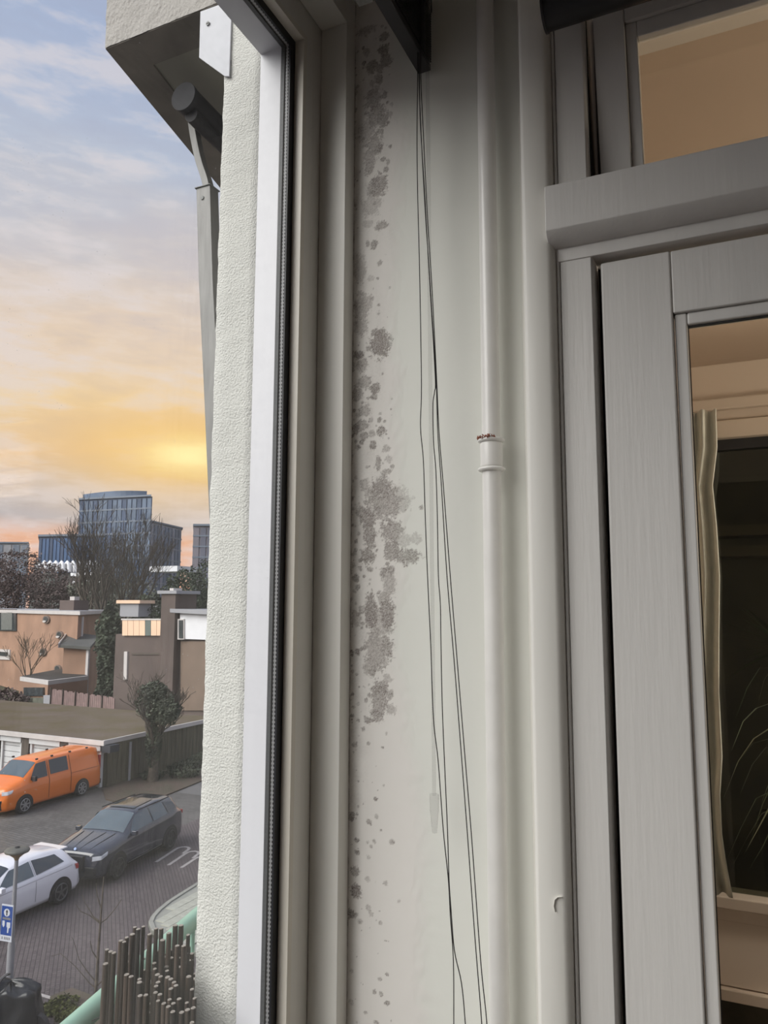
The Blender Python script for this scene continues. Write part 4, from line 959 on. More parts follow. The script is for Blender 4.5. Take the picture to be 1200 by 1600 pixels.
# ---- far offices
def tower(u0, u1, vt, vb, d, d2, name, label, ga, gb, nb, roofed=False, slope=0, floors=0):
    A = hd(u0, d); B = hd(u1, d2); zt = Pw((u0 + u1) / 2, vt, A, B).z; n_ = Vector((A.x, A.y, 0)).normalized() * 30
    e = E(name, tuple(A), 0, label, 'building'); o = A
    MB().prism([P2(p - o) for p in (A, B, B + n_, A + n_)], 0, zt - GZ).build('body', ga, e)
    t = (B - A) / nb; nn = Vector((t.y, -t.x, 0)).normalized()
    if nn.dot(A) > 0: nn = -nn
    for k in range(nb):
        MB().obox(t * (k + .12), t * .76, nn * .35, (0, 0, zt - GZ - 1.0)).build('glass_bay', gb if k % 3 else ga, e)
    for k in range(floors):
        z = (zt - GZ) * (k + 1) / (floors + 1); MB().obox((0, 0, z), B - A, nn * .5, (0, 0, .8)).build('floor_band', M['mull'], e)
    MB().prism([P2(p - o) for p in (A + nn, B + nn, B + n_, A + n_)], zt - GZ, zt - GZ + 1.0).build('roof_edge', M['mull'], e)
    return e, A, B, zt
e, A, B, zt = tower(116, 231, 779, 0, 420, 405, 'office_tower', 'tall blue glass office tower with a curved crown, the tallest building', M['glassA'], M['glassB'], 15, floors=9)
nr = Vector((A.x, A.y, 0)).normalized(); t = B - A; cr = MB(); pts = []
arc = [A - A + t * (.04 + .90 * k / 12) + nr * (8 - 7.5 * sin(pi * k / 12)) for k in range(13)]
cr.prism([P2(p) for p in arc] + [P2(arc[-1] + nr * 20), P2(arc[0] + nr * 20)], zt - GZ + 1, zt - GZ + 4.2); cr.build('crown', M['glassB'], e)
tower(55, 160, 838, 0, 365, 358, 'office_block', 'lower dark blue glass office wing left of the tall tower', M['glassA'], mat('facade_blue', (98, 124, 162), .15, .2, .05), 18, floors=2)
tower(229, 279, 820, 0, 430, 470, 'office_block', 'grey glass office block right of the tall tower', mat('facade_grey', (130, 140, 158), .2, .1, .1), M['glassB'], 9, floors=7)
tower(298, 352, 822, 0, 380, 380, 'apartment_tower', 'brownish grey apartment tower beside the white pier', mat('tower_brown', (134, 128, 136), .6, .1, .1), mat('tower_brown2', (108, 110, 126), .5, .1, .1), 5, floors=8)
tower(-40, 40, 849, 0, 520, 520, 'low_office', 'pale grey banded office building at the far left edge', M['concrete'], M['mull'], 6, floors=3)
# round pavilion with white arches
pv = E('arched_pavilion', tuple(hd(100, 290)), 0, 'low round building with a ring of white arches below the blue offices', 'building'); o = Vector(pv.location)
MB().prism([P2(hd(u, d) - o) for u, d in ((45, 295), (155, 285), (158, 315), (45, 325))], 0, Pd(100, 895, 290).z - GZ).build('body', mat('pavilion_grey', (96, 102, 98), .6, .2, .2), pv)
for k in range(11):
    u = 60 + k * 9; p = Pd(u, 883, 288) - o
    MB().tube([p + Vector((-1.2, 0, -2.6)), p + Vector((-.9, 0, .2)), p + Vector((0, 0, 1.2)), p + Vector((.9, 0, .2)), p + Vector((1.2, 0, -2.6))], .7, 6).build('arch', M['white_paint'], pv)
for v in (897, 909): p = Pd(135, v, 280) - o; MB().box(p + Vector((-8, 0, -.6)), p + Vector((8, 4, .6))).build('band', M['white_paint'], pv)
wh = E('white_villa', tuple(hd(250, 150)), 0, 'low white roofed villa between the bare tree and the evergreen', 'house'); o = Vector(wh.location)
p = Pd(255, 890, 150) - o; MB().box(p + Vector((-3.5, 0, -.4)), p + Vector((3.5, 6, .7))).build('roof', M['white_paint'], wh); MB().box(p + Vector((-3, .5, -7)), p + Vector((3, 5, GZ - o.z - p.z))).build('wall', M['concrete'], wh)

# ---- vegetation
def limb(mb, p, d, L_, r, depth, rg, spread=.45, up=.12, twigr=.012):
    n = 3; pts = [p.copy()]; q = p.copy(); dd = d.copy()
    for i in range(n):
        dd = (dd + Vector((rg.uniform(-1, 1), rg.uniform(-1, 1), rg.uniform(-.6, 1))) * .12 + Vector((0, 0, up * .3))).normalized(); q = q + dd * (L_ / n); pts.append(q.copy())
    mb.tube(pts, [max(twigr, r * (1 - .45 * i / n)) for i in range(n + 1)], 5 if r > .05 else 3, cap=False)
    if depth <= 0: return
    for k in range(rg.choice((2, 3, 3))):
        i = rg.choice((1, 2, 3)) if k else 3
        nd = (dd + Vector((rg.uniform(-1, 1), rg.uniform(-1, 1), rg.uniform(-.5, .9))) * spread * 1.5).normalized()
        limb(mb, pts[i], nd, L_ * rg.uniform(.62, .85), max(twigr, r * .55), depth - 1, rg, spread, up, twigr)
def bare_tree(base, h, r, seed, name, label, mt, depth=6, spread=.42, nl=5, trunk_h=.3, group=None, twigr=.012, cat='tree', tilt=.55, loclen=.26):
    rg = random.Random(seed); e = E(name, tuple(base), 0, label, cat, group)
    tr = MB(); top = Vector((rg.uniform(-.3, .3), 0, h * trunk_h)); tr.tube([(0, 0, 0), top * .5 + Vector((.05, 0, 0)), top], [r * 1.2, r, r * .85], 9); tr.build('trunk', mt, e, fix=False)
    br = MB()
    for k in range(nl):
        a = 2 * pi * k / nl + rg.uniform(-.3, .3); d = Vector((cos(a) * tilt, sin(a) * tilt, 1)).normalized()
        limb(br, top * rg.uniform(.8, 1), d, h * loclen, r * .55, depth - 1, rg, spread, .15, twigr)
    br.build('branches', mt, e, fix=False)
    return e
def foliage(e, els, n, size, mt, seed, nm='foliage'):
    rg = random.Random(seed); mb = MB()
    for _ in range(n):
        (c, rx, ry, rz) = rg.choice(els)
        while True:
            v = Vector((rg.uniform(-1, 1), rg.uniform(-1, 1), rg.uniform(-1, 1)))
            if v.length < 1: break
        v = v.normalized() * (v.length ** .35); k = .75 + .3 * noise.noise(v * 2.5 + Vector((seed, 0, 0)))
        p = Vector(c) + Vector((v.x * rx, v.y * ry, v.z * rz)) * k
        a = Vector((rg.gauss(0, 1), rg.gauss(0, 1), rg.gauss(0, 1))).normalized(); b = a.orthogonal(); s = size * rg.uniform(.6, 1.3)
        mb.add([p - a * s * .5, p + b * s * .35, p + a * s * .5, p - b * s * .35], [(0, 1, 2, 3)])
    o = mb.build(nm, mt, e, fix=False); o['kind'] = 'stuff'; return o
bt = bare_tree(hd(176, 88), 19, .55, 4, 'bare_tree', 'large bare winter tree with a spreading crown in front of the glass tower', M['bark'], 7, .38, 9, .2, twigr=.018, tilt=.66, loclen=.26)
bare_tree(hd(52, 60), 6.3, .13, 9, 'bare_tree', 'small pale bare tree in front of the orange brick house', M['bark_pale'], 5, .4, 3, .35, twigr=.014, tilt=.25, loclen=.26)
bare_tree(hd(232, 46), 4.2, .12, 12, 'bare_tree', 'low bare forked tree against the dark brick gable', M['bark'], 5, .5, 4, .4, twigr=.012)
# red-brown thicket on the left, several crowns
for k, (u, v, d, rx, rz) in enumerate(((-14, 905, 132, 6, 5), (28, 893, 150, 7, 6), (70, 912, 134, 5.5, 4.4), (112, 925, 150, 5, 3.6))):
    b = hd(u, d); e = E('thicket_tree', tuple(b), 0, ['reddish bare tree at the far left edge behind the brick house', 'tall reddish bare tree behind the left part of the brick house', 'reddish bare tree left of the chimney, behind the brick house', 'low bare tree right behind the brick chimney'][k], 'tree', 'bare trees behind the orange brick house')
    zc = Pd(u, v, d).z - GZ
    MB().tube([(0, 0, 0), (0, 0, zc)], [.3, .15], 7).build('trunk', M['bark'], e)
    foliage(e, [((0, 0, zc), rx, rx * .7, rz), ((rx * .3, 0, zc - rz * .8), rx * .9, rx * .6, rz)], 5200, .32, M['twig_red'], 30 + k, 'twigs')
for k, (u, v, d, rx, rz, n, lab) in enumerate(((292, 930, 80, 3.6, 3.4, 8000, 'dense evergreen tree behind the chimney of the dark brick house'), (238, 962, 72, 2.6, 2.6, 5000, 'round dark evergreen bush above the terrace screen'),
        (172, 1000, 58, 1.25, 3.3, 6500, 'tall narrow dark conifer in the gap between the two houses'), (150, 925, 120, 6, 3.6, 5000, 'grey green tree at the foot of the bare tree'), (325, 915, 95, 4, 4.5, 5000, 'dark evergreen tree next to the white pier'), (205, 930, 110, 5, 3.4, 4500, 'mid green bushy tree under the bare branches'))):
    b = hd(u, d); zc = Pd(u, v, d).z - GZ
    e = E('evergreen_tree', tuple(b), 0, lab, 'tree', 'evergreens among the houses')
    MB().tube([(0, 0, 0), (0, 0, zc)], [.25, .1], 7).build('trunk', M['bark'], e)
    foliage(e, [((0, 0, zc), rx, rx * .8, rz), ((rx * .2, 0, zc - rz * .9), rx * .95, rx * .7, rz * 1.1), ((-rx * .2, 0, zc - rz * 1.6), rx * .8, rx * .7, rz)], n, .26 if k != 3 else .4, M['leaf_dark'] if k not in (3, 5) else mat('grey_green_leaf', (116, 118, 104), .9, .3, 1), 50 + k)
b = hd(14, 58); e = E('garden_hedge', tuple(b), 0, 'brown winter hedge below the orange brick house, beyond the garage roof', 'hedge')
foliage(e, [((0, 0, 1.0), 3.6, 1.2, 1.4), ((3.5, 1, .6), 2.4, 1, .8), ((-3, -.5, 1.1), 2.5, 1.2, 1.3)], 5000, .2, M['twig_red'], 91, 'twigs')
# ivy-clad tree by the garage side wall
b = Pz(238, 1222, GZ); e = bare_tree(b, 4.4, .22, 17, 'ivy_tree', 'ivy covered tree growing beside the garage side wall', M['bark'], 5, .5, 5, .42, twigr=.014, tilt=.6, loclen=.24)
foliage(e, [((0, 0, 1.7), .45, .45, 1.5), ((.1, 0, 3.6), 1.25, 1.1, 1.1), ((-.3, .2, 4.1), .9, .8, .7), ((.7, 0, 3.3), .8, .8, .8)], 6500, .12, M['leaf_dark2'], 71, 'ivy')
b = Pz(285, 1214, GZ); e = E('low_hedge', tuple(b), 0, 'low dark hedge at the foot of the garage side wall', 'hedge')
foliage(e, [((0, 0, .3), 1.2, .8, .5), ((-.6, 2.2, .3), 1, 1.4, .5), ((-1.0, -1.0, .2), .7, .7, .3)], 3500, .10, M['leaf_dark2'], 72)
# sapling on the near pavement
b = Pz(146, 1590, GZ); sa = E('sapling', tuple(b), 0, 'slender bare sapling rising from the planting bed near the street', 'tree'); mb = MB()
SD = b.length
def sp3(u, v): return Pd(u, v, 17.2) - b
dpt = (b.dot(FW)) 
def sp3(u, v): return Pd(u, v, dpt) - b
mb.tube([sp3(146, 1590), sp3(150, 1545), sp3(154, 1480), sp3(157, 1440), sp3(160, 1400), sp3(162, 1370)], [.04, .034, .028, .022, .016, .010], 7); mb.build('trunk', M['bark'], sa)
for pts in (((152, 1545), (140, 1536), (118, 1510), (95, 1490), (80, 1494)), ((153, 1538), (138, 1520), (124, 1500), (115, 1470), (112, 1464)), ((157, 1440), (146, 1432), (134, 1412), (128, 1398)), ((157, 1443), (140, 1430), (126, 1424), (118, 1412)), ((157, 1442), (166, 1436), (180, 1420), (190, 1405)), ((152, 1540), (162, 1530), (172, 1512)), ((150, 1580), (136, 1578), (112, 1562), (100, 1550)), ((158, 1420), (152, 1400), (150, 1380)), ((153, 1500), (144, 1486), (141, 1470))):
    MB().tube([sp3(*p) for p in pts], [.014, .010, .007, .005, .004][:len(pts)], 5).build('branch', M['bark'], sa)
foliage(E('bed_plants', tuple(Pz(95, 1575, GZ)), 0, 'mossy green low plants in the bed by the sapling', 'plants'), [((0, 0, .05), .45, .5, .14), ((.5, -.2, .04), .35, .4, .1)], 1500, .07, mat('moss_plant', (92, 96, 48), .9, .3, 3), 81)

# ---- lamp post with sign
b = Pz(11, 1590, GZ); dl = b.dot(FW)
lpst = E('street_lamp', tuple(b), 0, 'grey street lamp post with a flat disc head at the lower left', 'street lamp')
tp = Pd(28, 1352, dl) - b; ax_h = tp.z
MB().lathe([(.075, 0), (.072, ax_h * .45), (.045, ax_h * .5), (.038, ax_h)], n=14).build('pole', mat('galvanised_pole', (142, 142, 146), .5, .08, 4), lpst)
MB().lathe([(.04, ax_h - .02), (.06, ax_h + .03), (.20, ax_h + .14), (.215, ax_h + .16)], n=28).build('lens', mat('lamp_bowl', (150, 128, 98), .4, .1, 4), lpst)
MB().lathe([(.235, ax_h + .14), (.25, ax_h + .17), (.235, ax_h + .20), (.15, ax_h + .22), (.05, ax_h + .225), (0, ax_h + .225)], n=28).build('head', mat('lamp_head', (98, 98, 92), .6, .1, 8), lpst)
MB().lathe([(.05, ax_h + .215), (.05, ax_h + .245), (0, ax_h + .25)], n=12).build('cap', M['dark_metal'], lpst)
# sign plate
sc0 = Pd(17, 1438, dl) ; sg = E('street_sign', tuple(sc0), 0, 'blue traffic sign with a white ring, arrow and symbols on the lamp post', 'sign')
ang = YAW - radians(18); sx = Vector((cos(ang), sin(ang), 0)); sn = Vector((sin(ang), -cos(ang), 0)); off = sn * .10
wS = .115; 
def sgb(x0, z0, x1, z1, d0, d1, nm, mt): return MB().ext([off + sx * x0 + Vector((0, 0, z0)) + sn * d0, off + sx * x1 + Vector((0, 0, z0)) + sn * d0, off + sx * x1 + Vector((0, 0, z1)) + sn * d0, off + sx * x0 + Vector((0, 0, z1)) + sn * d0], sn * (d1 - d0)).build(nm, mt, sg)
blue = mat('sign_blue', (28, 66, 138), .5, .03); wht = mat('sign_white', (196, 200, 208), .5, .03); gry = mat('sign_grey', (120, 120, 122), .5)
sgb(-.145, -.36, .145, .34, 0, .012, 'plate', wht); sgb(-.135, -.24, .135, .31, .012, .016, 'blue_field', blue)
MB().tube([off + Vector((0, 0, .19)) + sn * .016, off + Vector((0, 0, .19)) + sn * .019], .075, 24).build('ring', wht, sg)
sgb(-.012, .135, .012, .215, .019, .021, 'arrow_shaft', M['black'])
MB().ext([off + sx * -.03 + Vector((0, 0, .20)) + sn * .019, off + sx * .03 + Vector((0, 0, .20)) + sn * .019, off + Vector((0, 0, .25)) + sn * .019], sn * .002).build('arrow_head', M['black'], sg)
sgb(-.10, .055, .10, .095, .016, .019, 'text_bar', gry)
MB().ext([off + sx * x + Vector((0, 0, z)) + sn * .016 for x, z in ((-.10, .03), (-.04, .03), (-.04, -.06), (-.07, -.10), (-.10, -.05))], sn * .003).build('symbol', wht, sg)
MB().ext([off + sx * x + Vector((0, 0, z)) + sn * .016 for x, z in ((.01, .01), (.10, .01), (.10, -.09), (.07, -.10), (.06, -.19), (.03, -.19), (.03, -.09), (.01, -.08))], sn * .003).build('symbol', wht, sg)
for x in (-.10, -.04, .0, .04, .08): sgb(x, -.325, x + .022, -.275, .012, .014, 'small_text', gry)
MB().obox(off * .2 - sx * .05 + Vector((0, 0, .2)), sx * .1, off * .8, (0, 0, .04)).build('clamp', M['alu'], sg)

# ---- covered scooter at the lower left corner
b = Pz(12, 1625, GZ); so = E('covered_scooter', tuple(b), radians(20), 'motor scooter under a shiny black rain cover, at the bottom left corner', 'scooter')
mb = MB(); nu, nv = 40, 22; vs = []
for j in range(nv + 1):
    t = j / nv
    for i in range(nu):
        a = 2 * pi * i / nu; flat = 1 if t < .62 else max(0, 1 - (t - .62) / .38)
        ca, sa = cos(a), sin(a); sq = (abs(ca) ** 3 + abs(sa) ** 3) ** (-1 / 3)
        n_ = noise.noise(Vector((ca * 2.2, sa * 2.2, t * 3))); fold = abs(noise.noise(Vector((ca * 5, sa * 5, t * 2 + 4))))
        z = 1.0 * min(1, t / .62) + .07 * (1 - flat) + (.10 * n_ - .16 * fold) * min(1, t * 1.4)
        vs.append((.62 * sq * flat * (1 + .12 * n_ - .1 * t) * ca, .34 * sq * flat * (1 + .2 * n_ - .1 * t) * sa, z))
mb.add(vs, [(j * nu + i, j * nu + (i + 1) % nu, (j + 1) * nu + (i + 1) % nu, (j + 1) * nu + i) for j in range(nv) for i in range(nu)], True)
mb.build('rain_cover', mat('black_cover', (.02, .021, .024), .28, .2, 8, .01, 6), so)
MB().tube([(-.25, -.36, 1.02), (-.2, -.15, 1.10), (-.2, .15, 1.10), (-.25, .36, 1.02)], .028, 10).build('handlebar', M['alu'], so)
MB().tube([(-.13, -.30, 1.05), (.0, -.30, 1.25), (.08, -.22, 1.3)], .012, 8).build('mirror_arm', M['black'], so)
for x in (-.55, .55): MB().tube([(x, -.06, .25), (x, .06, .25)], .25, 20).build('wheel', M['rubber'], so)

# ---- cars
def itp(tab, x):
    tab = sorted(tab); 
    if x <= tab[0][0]: return tab[0][1]
    for (x0, y0), (x1, y1) in zip(tab, tab[1:]):
        if x <= x1: return y0 + (y1 - y0) * (x - x0) / (x1 - x0) if x1 > x0 else y1
    return tab[-1][1]
def car(name, label, loc, rz, S, paint, details):
    e = E(name, loc, rz, label, 'van' if 'van' in name else 'car')
    zr = lambda x: itp(S['roof'], x); zs = lambda x: itp(S['belt'], x); wb = lambda x: itp(S['wb'], x); wr = lambda x: itp(S['wr'], x); zb = S['zb']
    def sec(x):
        a, b, c, d = zr(x), min(zs(x), zr(x) - .02), wb(x), min(wr(x), wb(x)); m = (b + zb) / 2 + .08
        return [(0, a + .03), (d * .5, a + .022), (d * .85, a + .004), (d, a - .03), (d + (c - d) * .5, (a - .03 + b) / 2 + .01), (c, b), (c + .035, b - .06), (c + .045, m), (c + .035, zb + .12), (c - .02, zb), (0, zb)]
    xs = []; x0, x1 = min(p[0] for p in S['roof']), max(p[0] for p in S['roof']); n = 56
    xs = [x0 + (x1 - x0) * (.5 - .5 * cos(pi * i / n)) * 1.0 for i in range(n + 1)]
    vs = []; secs = [sec(x) for x in xs]; K = 2 * len(secs[0]) - 2
    for x, s in zip(xs, secs):
        full = [(y, z) for y, z in s] + [(-y, z) for y, z in s[-2:0:-1]]
        vs += [(x, y, z) for y, z in full]
    mb = MB(); mb.add(vs, [(i * K + k, i * K + (k + 1) % K, (i + 1) * K + (k + 1) % K, (i + 1) * K + k) for i in range(n) for k in range(K)], True)
    mb.add(vs[:K], [tuple(range(K))]); mb.add(vs[-K:], [tuple(range(K))])
    bo = mb.build('body', paint, e)
    def ys(x, z):
        s = sec(x)[3:10]
        for (ya, za), (yb, zb2) in zip(s, s[1:]):
            if zb2 <= z <= za: return ya + (yb - ya) * (za - z) / max(1e-6, za - zb2)
        return s[0][0] if z > s[0][1] else s[-1][0]
    def ztop(x, y):
        s = sec(x)[:4]; y = abs(y)
        for (ya, za), (yb, zb2) in zip(s, s[1:]):
            if y <= yb: return za + (zb2 - za) * (y - ya) / max(1e-6, yb - ya)
        return s[-1][1]
    def side(nm, poly, mt, off=.012, both=True, sub=6):   # poly: list of (x,z), convex quad strips: top line & bottom line
        for sg_ in ((1, -1) if both else (1,)):
            top, bot = poly; m2 = MB(); vs = []; nn = 14; mm = sub
            for i in range(nn + 1):
                t = i / nn
                xt = top[0][0] + (top[-1][0] - top[0][0]) * t; xb = bot[0][0] + (bot[-1][0] - bot[0][0]) * t
                zt = itp(top, xt); zb_ = itp(bot, xb)
                for j in range(mm + 1):
                    k = j / mm; x = xt + (xb - xt) * k; z = zt + (zb_ - zt) * k; vs.append((x, sg_ * (ys(x, z) + off), z))
            m2.add(vs, [(i * (mm + 1) + j, i * (mm + 1) + j + 1, (i + 1) * (mm + 1) + j + 1, (i + 1) * (mm + 1) + j) for i in range(nn) for j in range(mm)], True)
            m2.build(nm, mt, e)
    def topp(nm, xa, xb, ka, kb, mt, off=.014):
        m2 = MB(); vs = []; nn, mm = 10, 12
        for i in range(nn + 1):
            x = xa + (xb - xa) * i / nn; w_ = wr(x) * (ka + (kb - ka) * i / nn)
            for j in range(mm + 1): y = -w_ + 2 * w_ * j / mm; vs.append((x, y, ztop(x, y) + off))
        m2.add(vs, [(i * (mm + 1) + j, i * (mm + 1) + j + 1, (i + 1) * (mm + 1) + j + 1, (i + 1) * (mm + 1) + j) for i in range(nn) for j in range(mm)], True)
        return m2.build(nm, mt, e)
    R = S['R']
    for x in S['wheels']:
        for sg_ in (1, -1):
            yy = wb(x) + .045; ar = MB()
            k = [(x + (R + .075) * cos(a), R + (R + .075) * sin(a)) for a in [2 * pi * i / 28 for i in range(28)]]; k = [(a, max(b, zb - .02)) for a, b in k]
            ar.ext([(a, sg_ * (yy - .22), b) for a, b in k], (0, sg_ * .226, 0)); ar.build('wheel_arch', M['black'], e)
            wl = MB().tube([(x, sg_ * (yy - .20), R), (x, sg_ * (yy - .01), R), (x, sg_ * (yy + .018), R)], [R, R, R * .93], 30).build('wheel', M['rubber'], e)
            rim = MB()
            rim.tube([(x, sg_ * (yy + .012), R), (x, sg_ * (yy + .022), R)], R * .18, 14)
            for q in range(S.get('spokes', 5)):
                a = 2 * pi * q / S.get('spokes', 5) + .3; c_, s_ = cos(a), sin(a)
                rim.ext([(x + c_ * R * .1 - s_ * .03, sg_ * (yy + .016), R + s_ * R * .1 + c_ * .03), (x + c_ * R * .1 + s_ * .03, sg_ * (yy + .016), R + s_ * R * .1 - c_ * .03), (x + c_ * R * .7 + s_ * .022, sg_ * (yy + .016), R + s_ * R * .7 - c_ * .022), (x + c_ * R * .7 - s_ * .022, sg_ * (yy + .016), R + s_ * R * .7 + c_ * .022)], (0, sg_ * .008, 0))
            rim.tube([(x + R * .68 * cos(a), sg_ * (yy + .02), R + R * .68 * sin(a)) for a in [2 * pi * i / 28 for i in range(29)]], .017, 6, cap=False)
            rim.build('rim', S['rim'], wl)
    details(e, side, topp, sec, ys, ztop, MB)
    return e
gl_car = mat('car_window', (.035, .045, .055), .06, .1, 2, spec=.9)
gl_car2 = mat('car_window_tint', (.10, .13, .15), .06, .1, 2, spec=.9)
headl = mat('headlight', (.62, .64, .68), .15, .1, 10, spec=.9); taill = mat('taillight', (.45, .03, .03), .2, .1); plate = mat('number_plate', (196, 150, 52), .5, .05)
trim_b = mat('black_car_plastic', (.022, .022, .026), .5, .1)
# orange van
vanS = dict(roof=[(2.62, .70), (2.58, .98), (2.45, 1.08), (1.75, 1.30), (1.62, 1.36), (.95, 1.86), (.6, 1.93), (-2.2, 1.95), (-2.45, 1.90), (-2.58, 1.2), (-2.62, .55)],
    belt=[(2.62, .62), (2.45, .95), (1.75, 1.12), (1.4, 1.16), (-2.5, 1.22), (-2.62, .5)], wb=[(2.62, .70), (2.45, .86), (1.8, .93), (-2.3, .93), (-2.55, .88), (-2.62, .82)],
    wr=[(2.62, .6), (2.45, .76), (1.7, .80), (.95, .72), (-2.3, .74), (-2.62, .74)], zb=.24, R=.34, wheels=(1.66, -1.42), rim=mat('van_rim', (.42, .42, .43), .35, .1, metal=.6), spokes=7)
orange = mat('van_orange_paint', (.84, .20, .02), .28, .04, 1, coat=.6)
def van_d(e, side, topp, sec, ys, ztop, MB):
    topp('windscreen', 1.62, .98, .93, .93, gl_car2)
    side('side_window', ([(1.02, 1.80), (.52, 1.84)], [(1.40, 1.22), (.52, 1.24)]), gl_car)
    side('rear_side_window', ([(.36, 1.84), (-.62, 1.85)], [(.36, 1.27), (-.62, 1.28)]), gl_car)
    side('door_seam', ([(.46, 1.86), (.44, 1.86)], [(.46, .36), (.44, .36)]), trim_b, .010)
    side('door_seam', ([(-.74, 1.86), (-.76, 1.86)], [(-.74, .36), (-.76, .36)]), trim_b, .010)
    side('rail_groove', ([(-.70, 1.12), (-2.45, 1.12)], [(-.70, 1.10), (-2.45, 1.10)]), G('groove', (.40, .10, .02), .5), .010)
    side('headlight', ([(2.56, .98), (2.2, 1.02)], [(2.58, .84), (2.3, .90)]), headl, .02)
    MB().ext([(2.45, -.80, .30), (2.70, -.72, .30), (2.72, -.60, .62), (2.72, .60, .62), (2.70, .72, .30), (2.45, .80, .30)][0:2] + [(2.70, .72, .30), (2.45, .80, .30)], (0, 0, .36)).build('front_bumper', trim_b, e, .03)
    MB().box((2.55, -.62, .76), (2.66, .62, .92)).build('grille', trim_b, e, .01)
    MB().box((-2.70, -.86, .28), (-2.45, .86, .50)).build('rear_bumper', trim_b, e, .03)
    for s in (1, -1):
        MB().box((-2.62, s * .80 - .06, .95), (-2.54, s * .80 + .06, 1.55)).build('taillight', taill, e); MB().box((1.22, s * 1.00 - .08, 1.18), (1.34, s * 1.00 + .11, 1.38)).build('mirror', trim_b, e, .02)
        side_z = ztop(0, .64)
        for x in (.9, .1, -.9, -1.9): MB().box((x - .05, s * .66 - .03, 1.93), (x + .05, s * .66 + .03, 1.99)).build('roof_mount', trim_b, e)
f_ = Pz(35, 1272, GZ); r_ = Pz(130, 1243, GZ)
def place(f_, r_, S, halfw=.95):
    d = (f_ - r_); d.z = 0; d.normalize(); mid = (f_ + r_) / 2; left = Vector((-d.y, d.x, 0)); cx = sum(S['wheels']) / 2
    c = mid - left * halfw - d * cx; return (c.x, c.y, GZ + .0), atan2(d.y, d.x)
lc, rz = place(f_, r_, vanS, .97)
car('orange_van', 'bright orange van parked in front of the white garages', lc, rz, vanS, orange, van_d)
# dark SUV
suvS = dict(roof=[(2.42, .62), (2.41, .84), (2.36, .95), (2.22, 1.03), (1.9, 1.09), (1.15, 1.19), (1.0, 1.22), (.22, 1.62), (-.1, 1.68), (-1.2, 1.70), (-1.95, 1.64), (-2.30, 1.18), (-2.40, 1.05), (-2.45, .6)],
    belt=[(2.42, .55), (2.28, .94), (1.15, 1.09), (.9, 1.12), (-1.9, 1.20), (-2.3, 1.12), (-2.45, .55)], wb=[(2.42, .66), (2.28, .84), (1.6, .93), (-1.7, .95), (-2.3, .88), (-2.45, .80)],
    wr=[(2.42, .58), (2.28, .76), (1.3, .84), (1.0, .80), (.2, .66), (-1.8, .64), (-2.2, .72), (-2.45, .72)], zb=.26, R=.37, wheels=(1.52, -1.46), rim=mat('black_rim', (.06, .06, .065), .3, .1, metal=.5), spokes=5)
navy = mat('suv_dark_paint', (.030, .034, .050), .16, .1, 1, coat=1.0)
def suv_d(e, side, topp, sec, ys, ztop, MB):
    topp('windscreen', 1.02, .24, .94, .94, gl_car2)
    topp('sunroof', .02, -1.1, .72, .72, gl_car, .02)
    side('front_side_window', ([(.32, 1.56), (-.38, 1.62)], [(.84, 1.16), (-.38, 1.20)]), gl_car2)
    side('rear_side_window', ([(-.46, 1.62), (-1.25, 1.60)], [(-.46, 1.20), (-1.30, 1.23)]), gl_car2)
    side('quarter_window', ([(-1.33, 1.59), (-1.85, 1.50)], [(-1.38, 1.24), (-2.02, 1.26)]), gl_car)
    side('sill_strip', ([(1.0, .36), (-.95, .36)], [(1.0, .32), (-.95, .32)]), M['alu'], .02)
    side('roof_rail', ([(.1, 1.695), (-1.8, 1.665)], [(.1, 1.665), (-1.8, 1.635)]), trim_b, .02)
    side('headlight', ([(2.38, .88), (2.0, .96)], [(2.40, .76), (2.05, .86)]), headl, .02)
    for s in (.12, .46):
        for sg_ in (1, -1):
            P = [(x, sg_ * (s + .10 * (2.2 - x)), ztop(x, s) + .006) for x in (2.25, 1.9, 1.5, 1.15)]; MB().tube(P, .012, 6).build('bonnet_crease', e_paint, e)
    MB().box((2.36, -.40, .50), (2.50, .40, .90)).build('grille', trim_b, e, .02)
    for sg_ in (1, -1): MB().box((2.30, sg_ * .62 - .16, .36), (2.47, sg_ * .62 + .16, .60)).build('air_intake', trim_b, e, .02)
    MB().box((2.495, -.26, .58), (2.52, .26, .70)).build('number_plate', plate, e)
    MB().tube([(2.30, 0, 1.035), (2.33, 0, 1.05)], .042, 16).build('bonnet_badge', mat('badge_blue_white', (150, 176, 220), .3), e)
    for s in (1, -1):
        MB().box((-2.42, s * .70 - .18, .98), (-2.30, s * .70 + .18, 1.10)).build('taillight', taill, e); MB().box((.72, s * 1.03 - .08, 1.10), (.86, s * 1.03 + .09, 1.24)).build('mirror', navy, e, .02)
e_paint = navy
lc, rz = place(Pz(184, 1375, GZ), Pz(267, 1327, GZ), suvS, 1.0)
car('dark_car', 'dark blue black large car with a yellow number plate parked behind the white car', lc, rz, suvS, navy, suv_d)
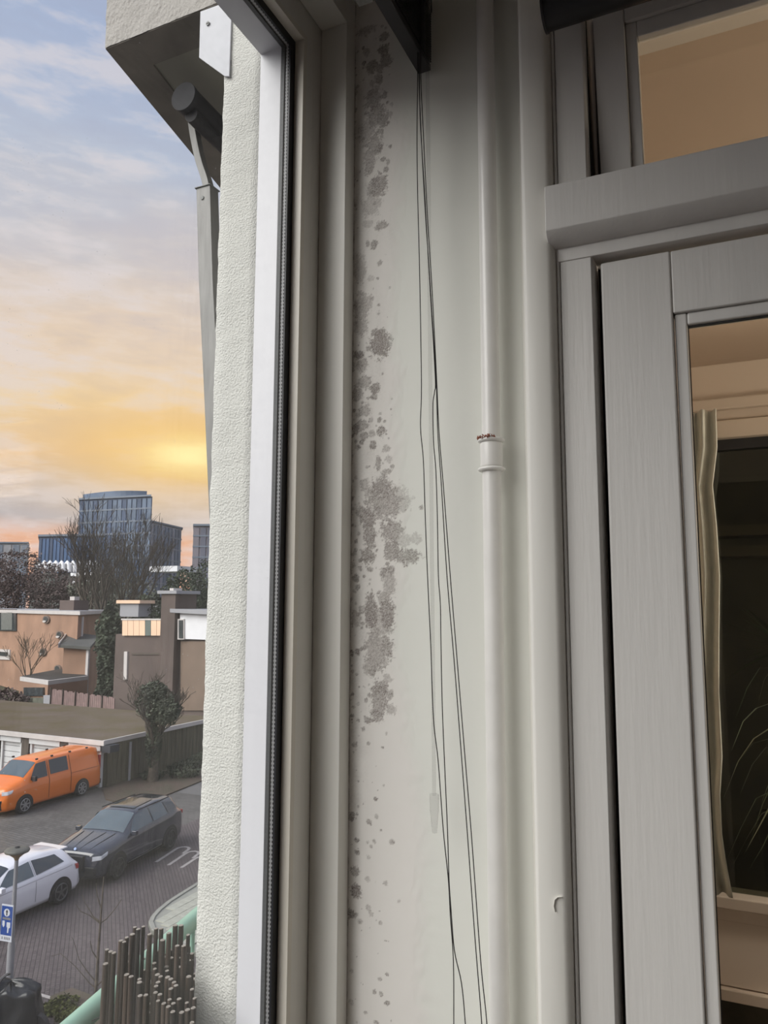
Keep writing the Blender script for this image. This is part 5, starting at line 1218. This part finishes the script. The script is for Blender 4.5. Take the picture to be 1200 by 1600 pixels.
# white hatchback
hatS = dict(roof=[(2.14, .55), (2.10, .80), (1.98, .88), (1.0, 1.00), (.9, 1.03), (.15, 1.36), (-.2, 1.42), (-1.0, 1.42), (-1.62, 1.34), (-1.72, 1.30), (-2.02, .98), (-2.12, .85), (-2.16, .5)],
    belt=[(2.14, .5), (1.98, .80), (1.0, .93), (-1.7, 1.02), (-2.05, .90), (-2.16, .45)], wb=[(2.14, .62), (1.98, .76), (1.3, .84), (-1.5, .86), (-2.0, .80), (-2.16, .72)],
    wr=[(2.14, .55), (1.98, .68), (1.0, .72), (.15, .58), (-1.5, .54), (-1.75, .60), (-2.16, .64)], zb=.20, R=.32, wheels=(1.35, -1.34), rim=mat('grey_rim', (.16, .16, .165), .3, .1, metal=.7), spokes=5)
white = mat('white_car_paint', (.80, .80, .85), .22, .02, 1, coat=.8)
def hat_d(e, side, topp, sec, ys, ztop, MB):
    topp('windscreen', .92, .18, .93, .93, gl_car)
    topp('rear_window', -1.74, -2.0, .85, .9, gl_car)
    side('front_side_window', ([(.22, 1.31), (-.42, 1.36)], [(.70, .98), (-.42, 1.01)]), gl_car2)
    side('rear_side_window', ([(-.50, 1.36), (-1.32, 1.30)], [(-.50, 1.01), (-1.50, 1.08)]), gl_car)
    side('crease', ([(1.0, .87), (-1.75, .93)], [(1.0, .855), (-1.75, .915)]), G('white_crease', (.45, .45, .50), .4), .008)
    side('door_seam', ([(-.455, 1.36), (-.47, 1.36)], [(-.455, .34), (-.47, .34)]), G('seam', (.3, .3, .32), .5), .006)
    side('taillight', ([(-1.86, .92), (-2.08, .88)], [(-1.92, .76), (-2.12, .74)]), taill, .015)
    MB().box((-1.90, -.52, 1.30), (-1.60, .52, 1.345)).build('roof_spoiler', white, e, .015)
    MB().box((2.08, -.35, .45), (2.20, .35, .75)).build('grille', trim_b, e, .01)
    side('headlight', ([(2.08, .76), (1.72, .84)], [(2.10, .66), (1.8, .74)]), headl, .02)
    for s in (1, -1): MB().box((.62, s * .93 - .08, .95), (.76, s * .93 + .08, 1.07)).build('mirror', white, e, .02)
rw = Pz(93, 1412, GZ); dd = (Pz(80, 1410, GZ) - Pz(0, 1446, GZ)); dd.z = 0; dd = -dd.normalized()
fw_ = rw + dd * 2.69
lc, rz = place(fw_, rw, hatS, .88)
car('white_car', 'white three door hatchback parked in front of the dark car', lc, rz, hatS, white, hat_d)
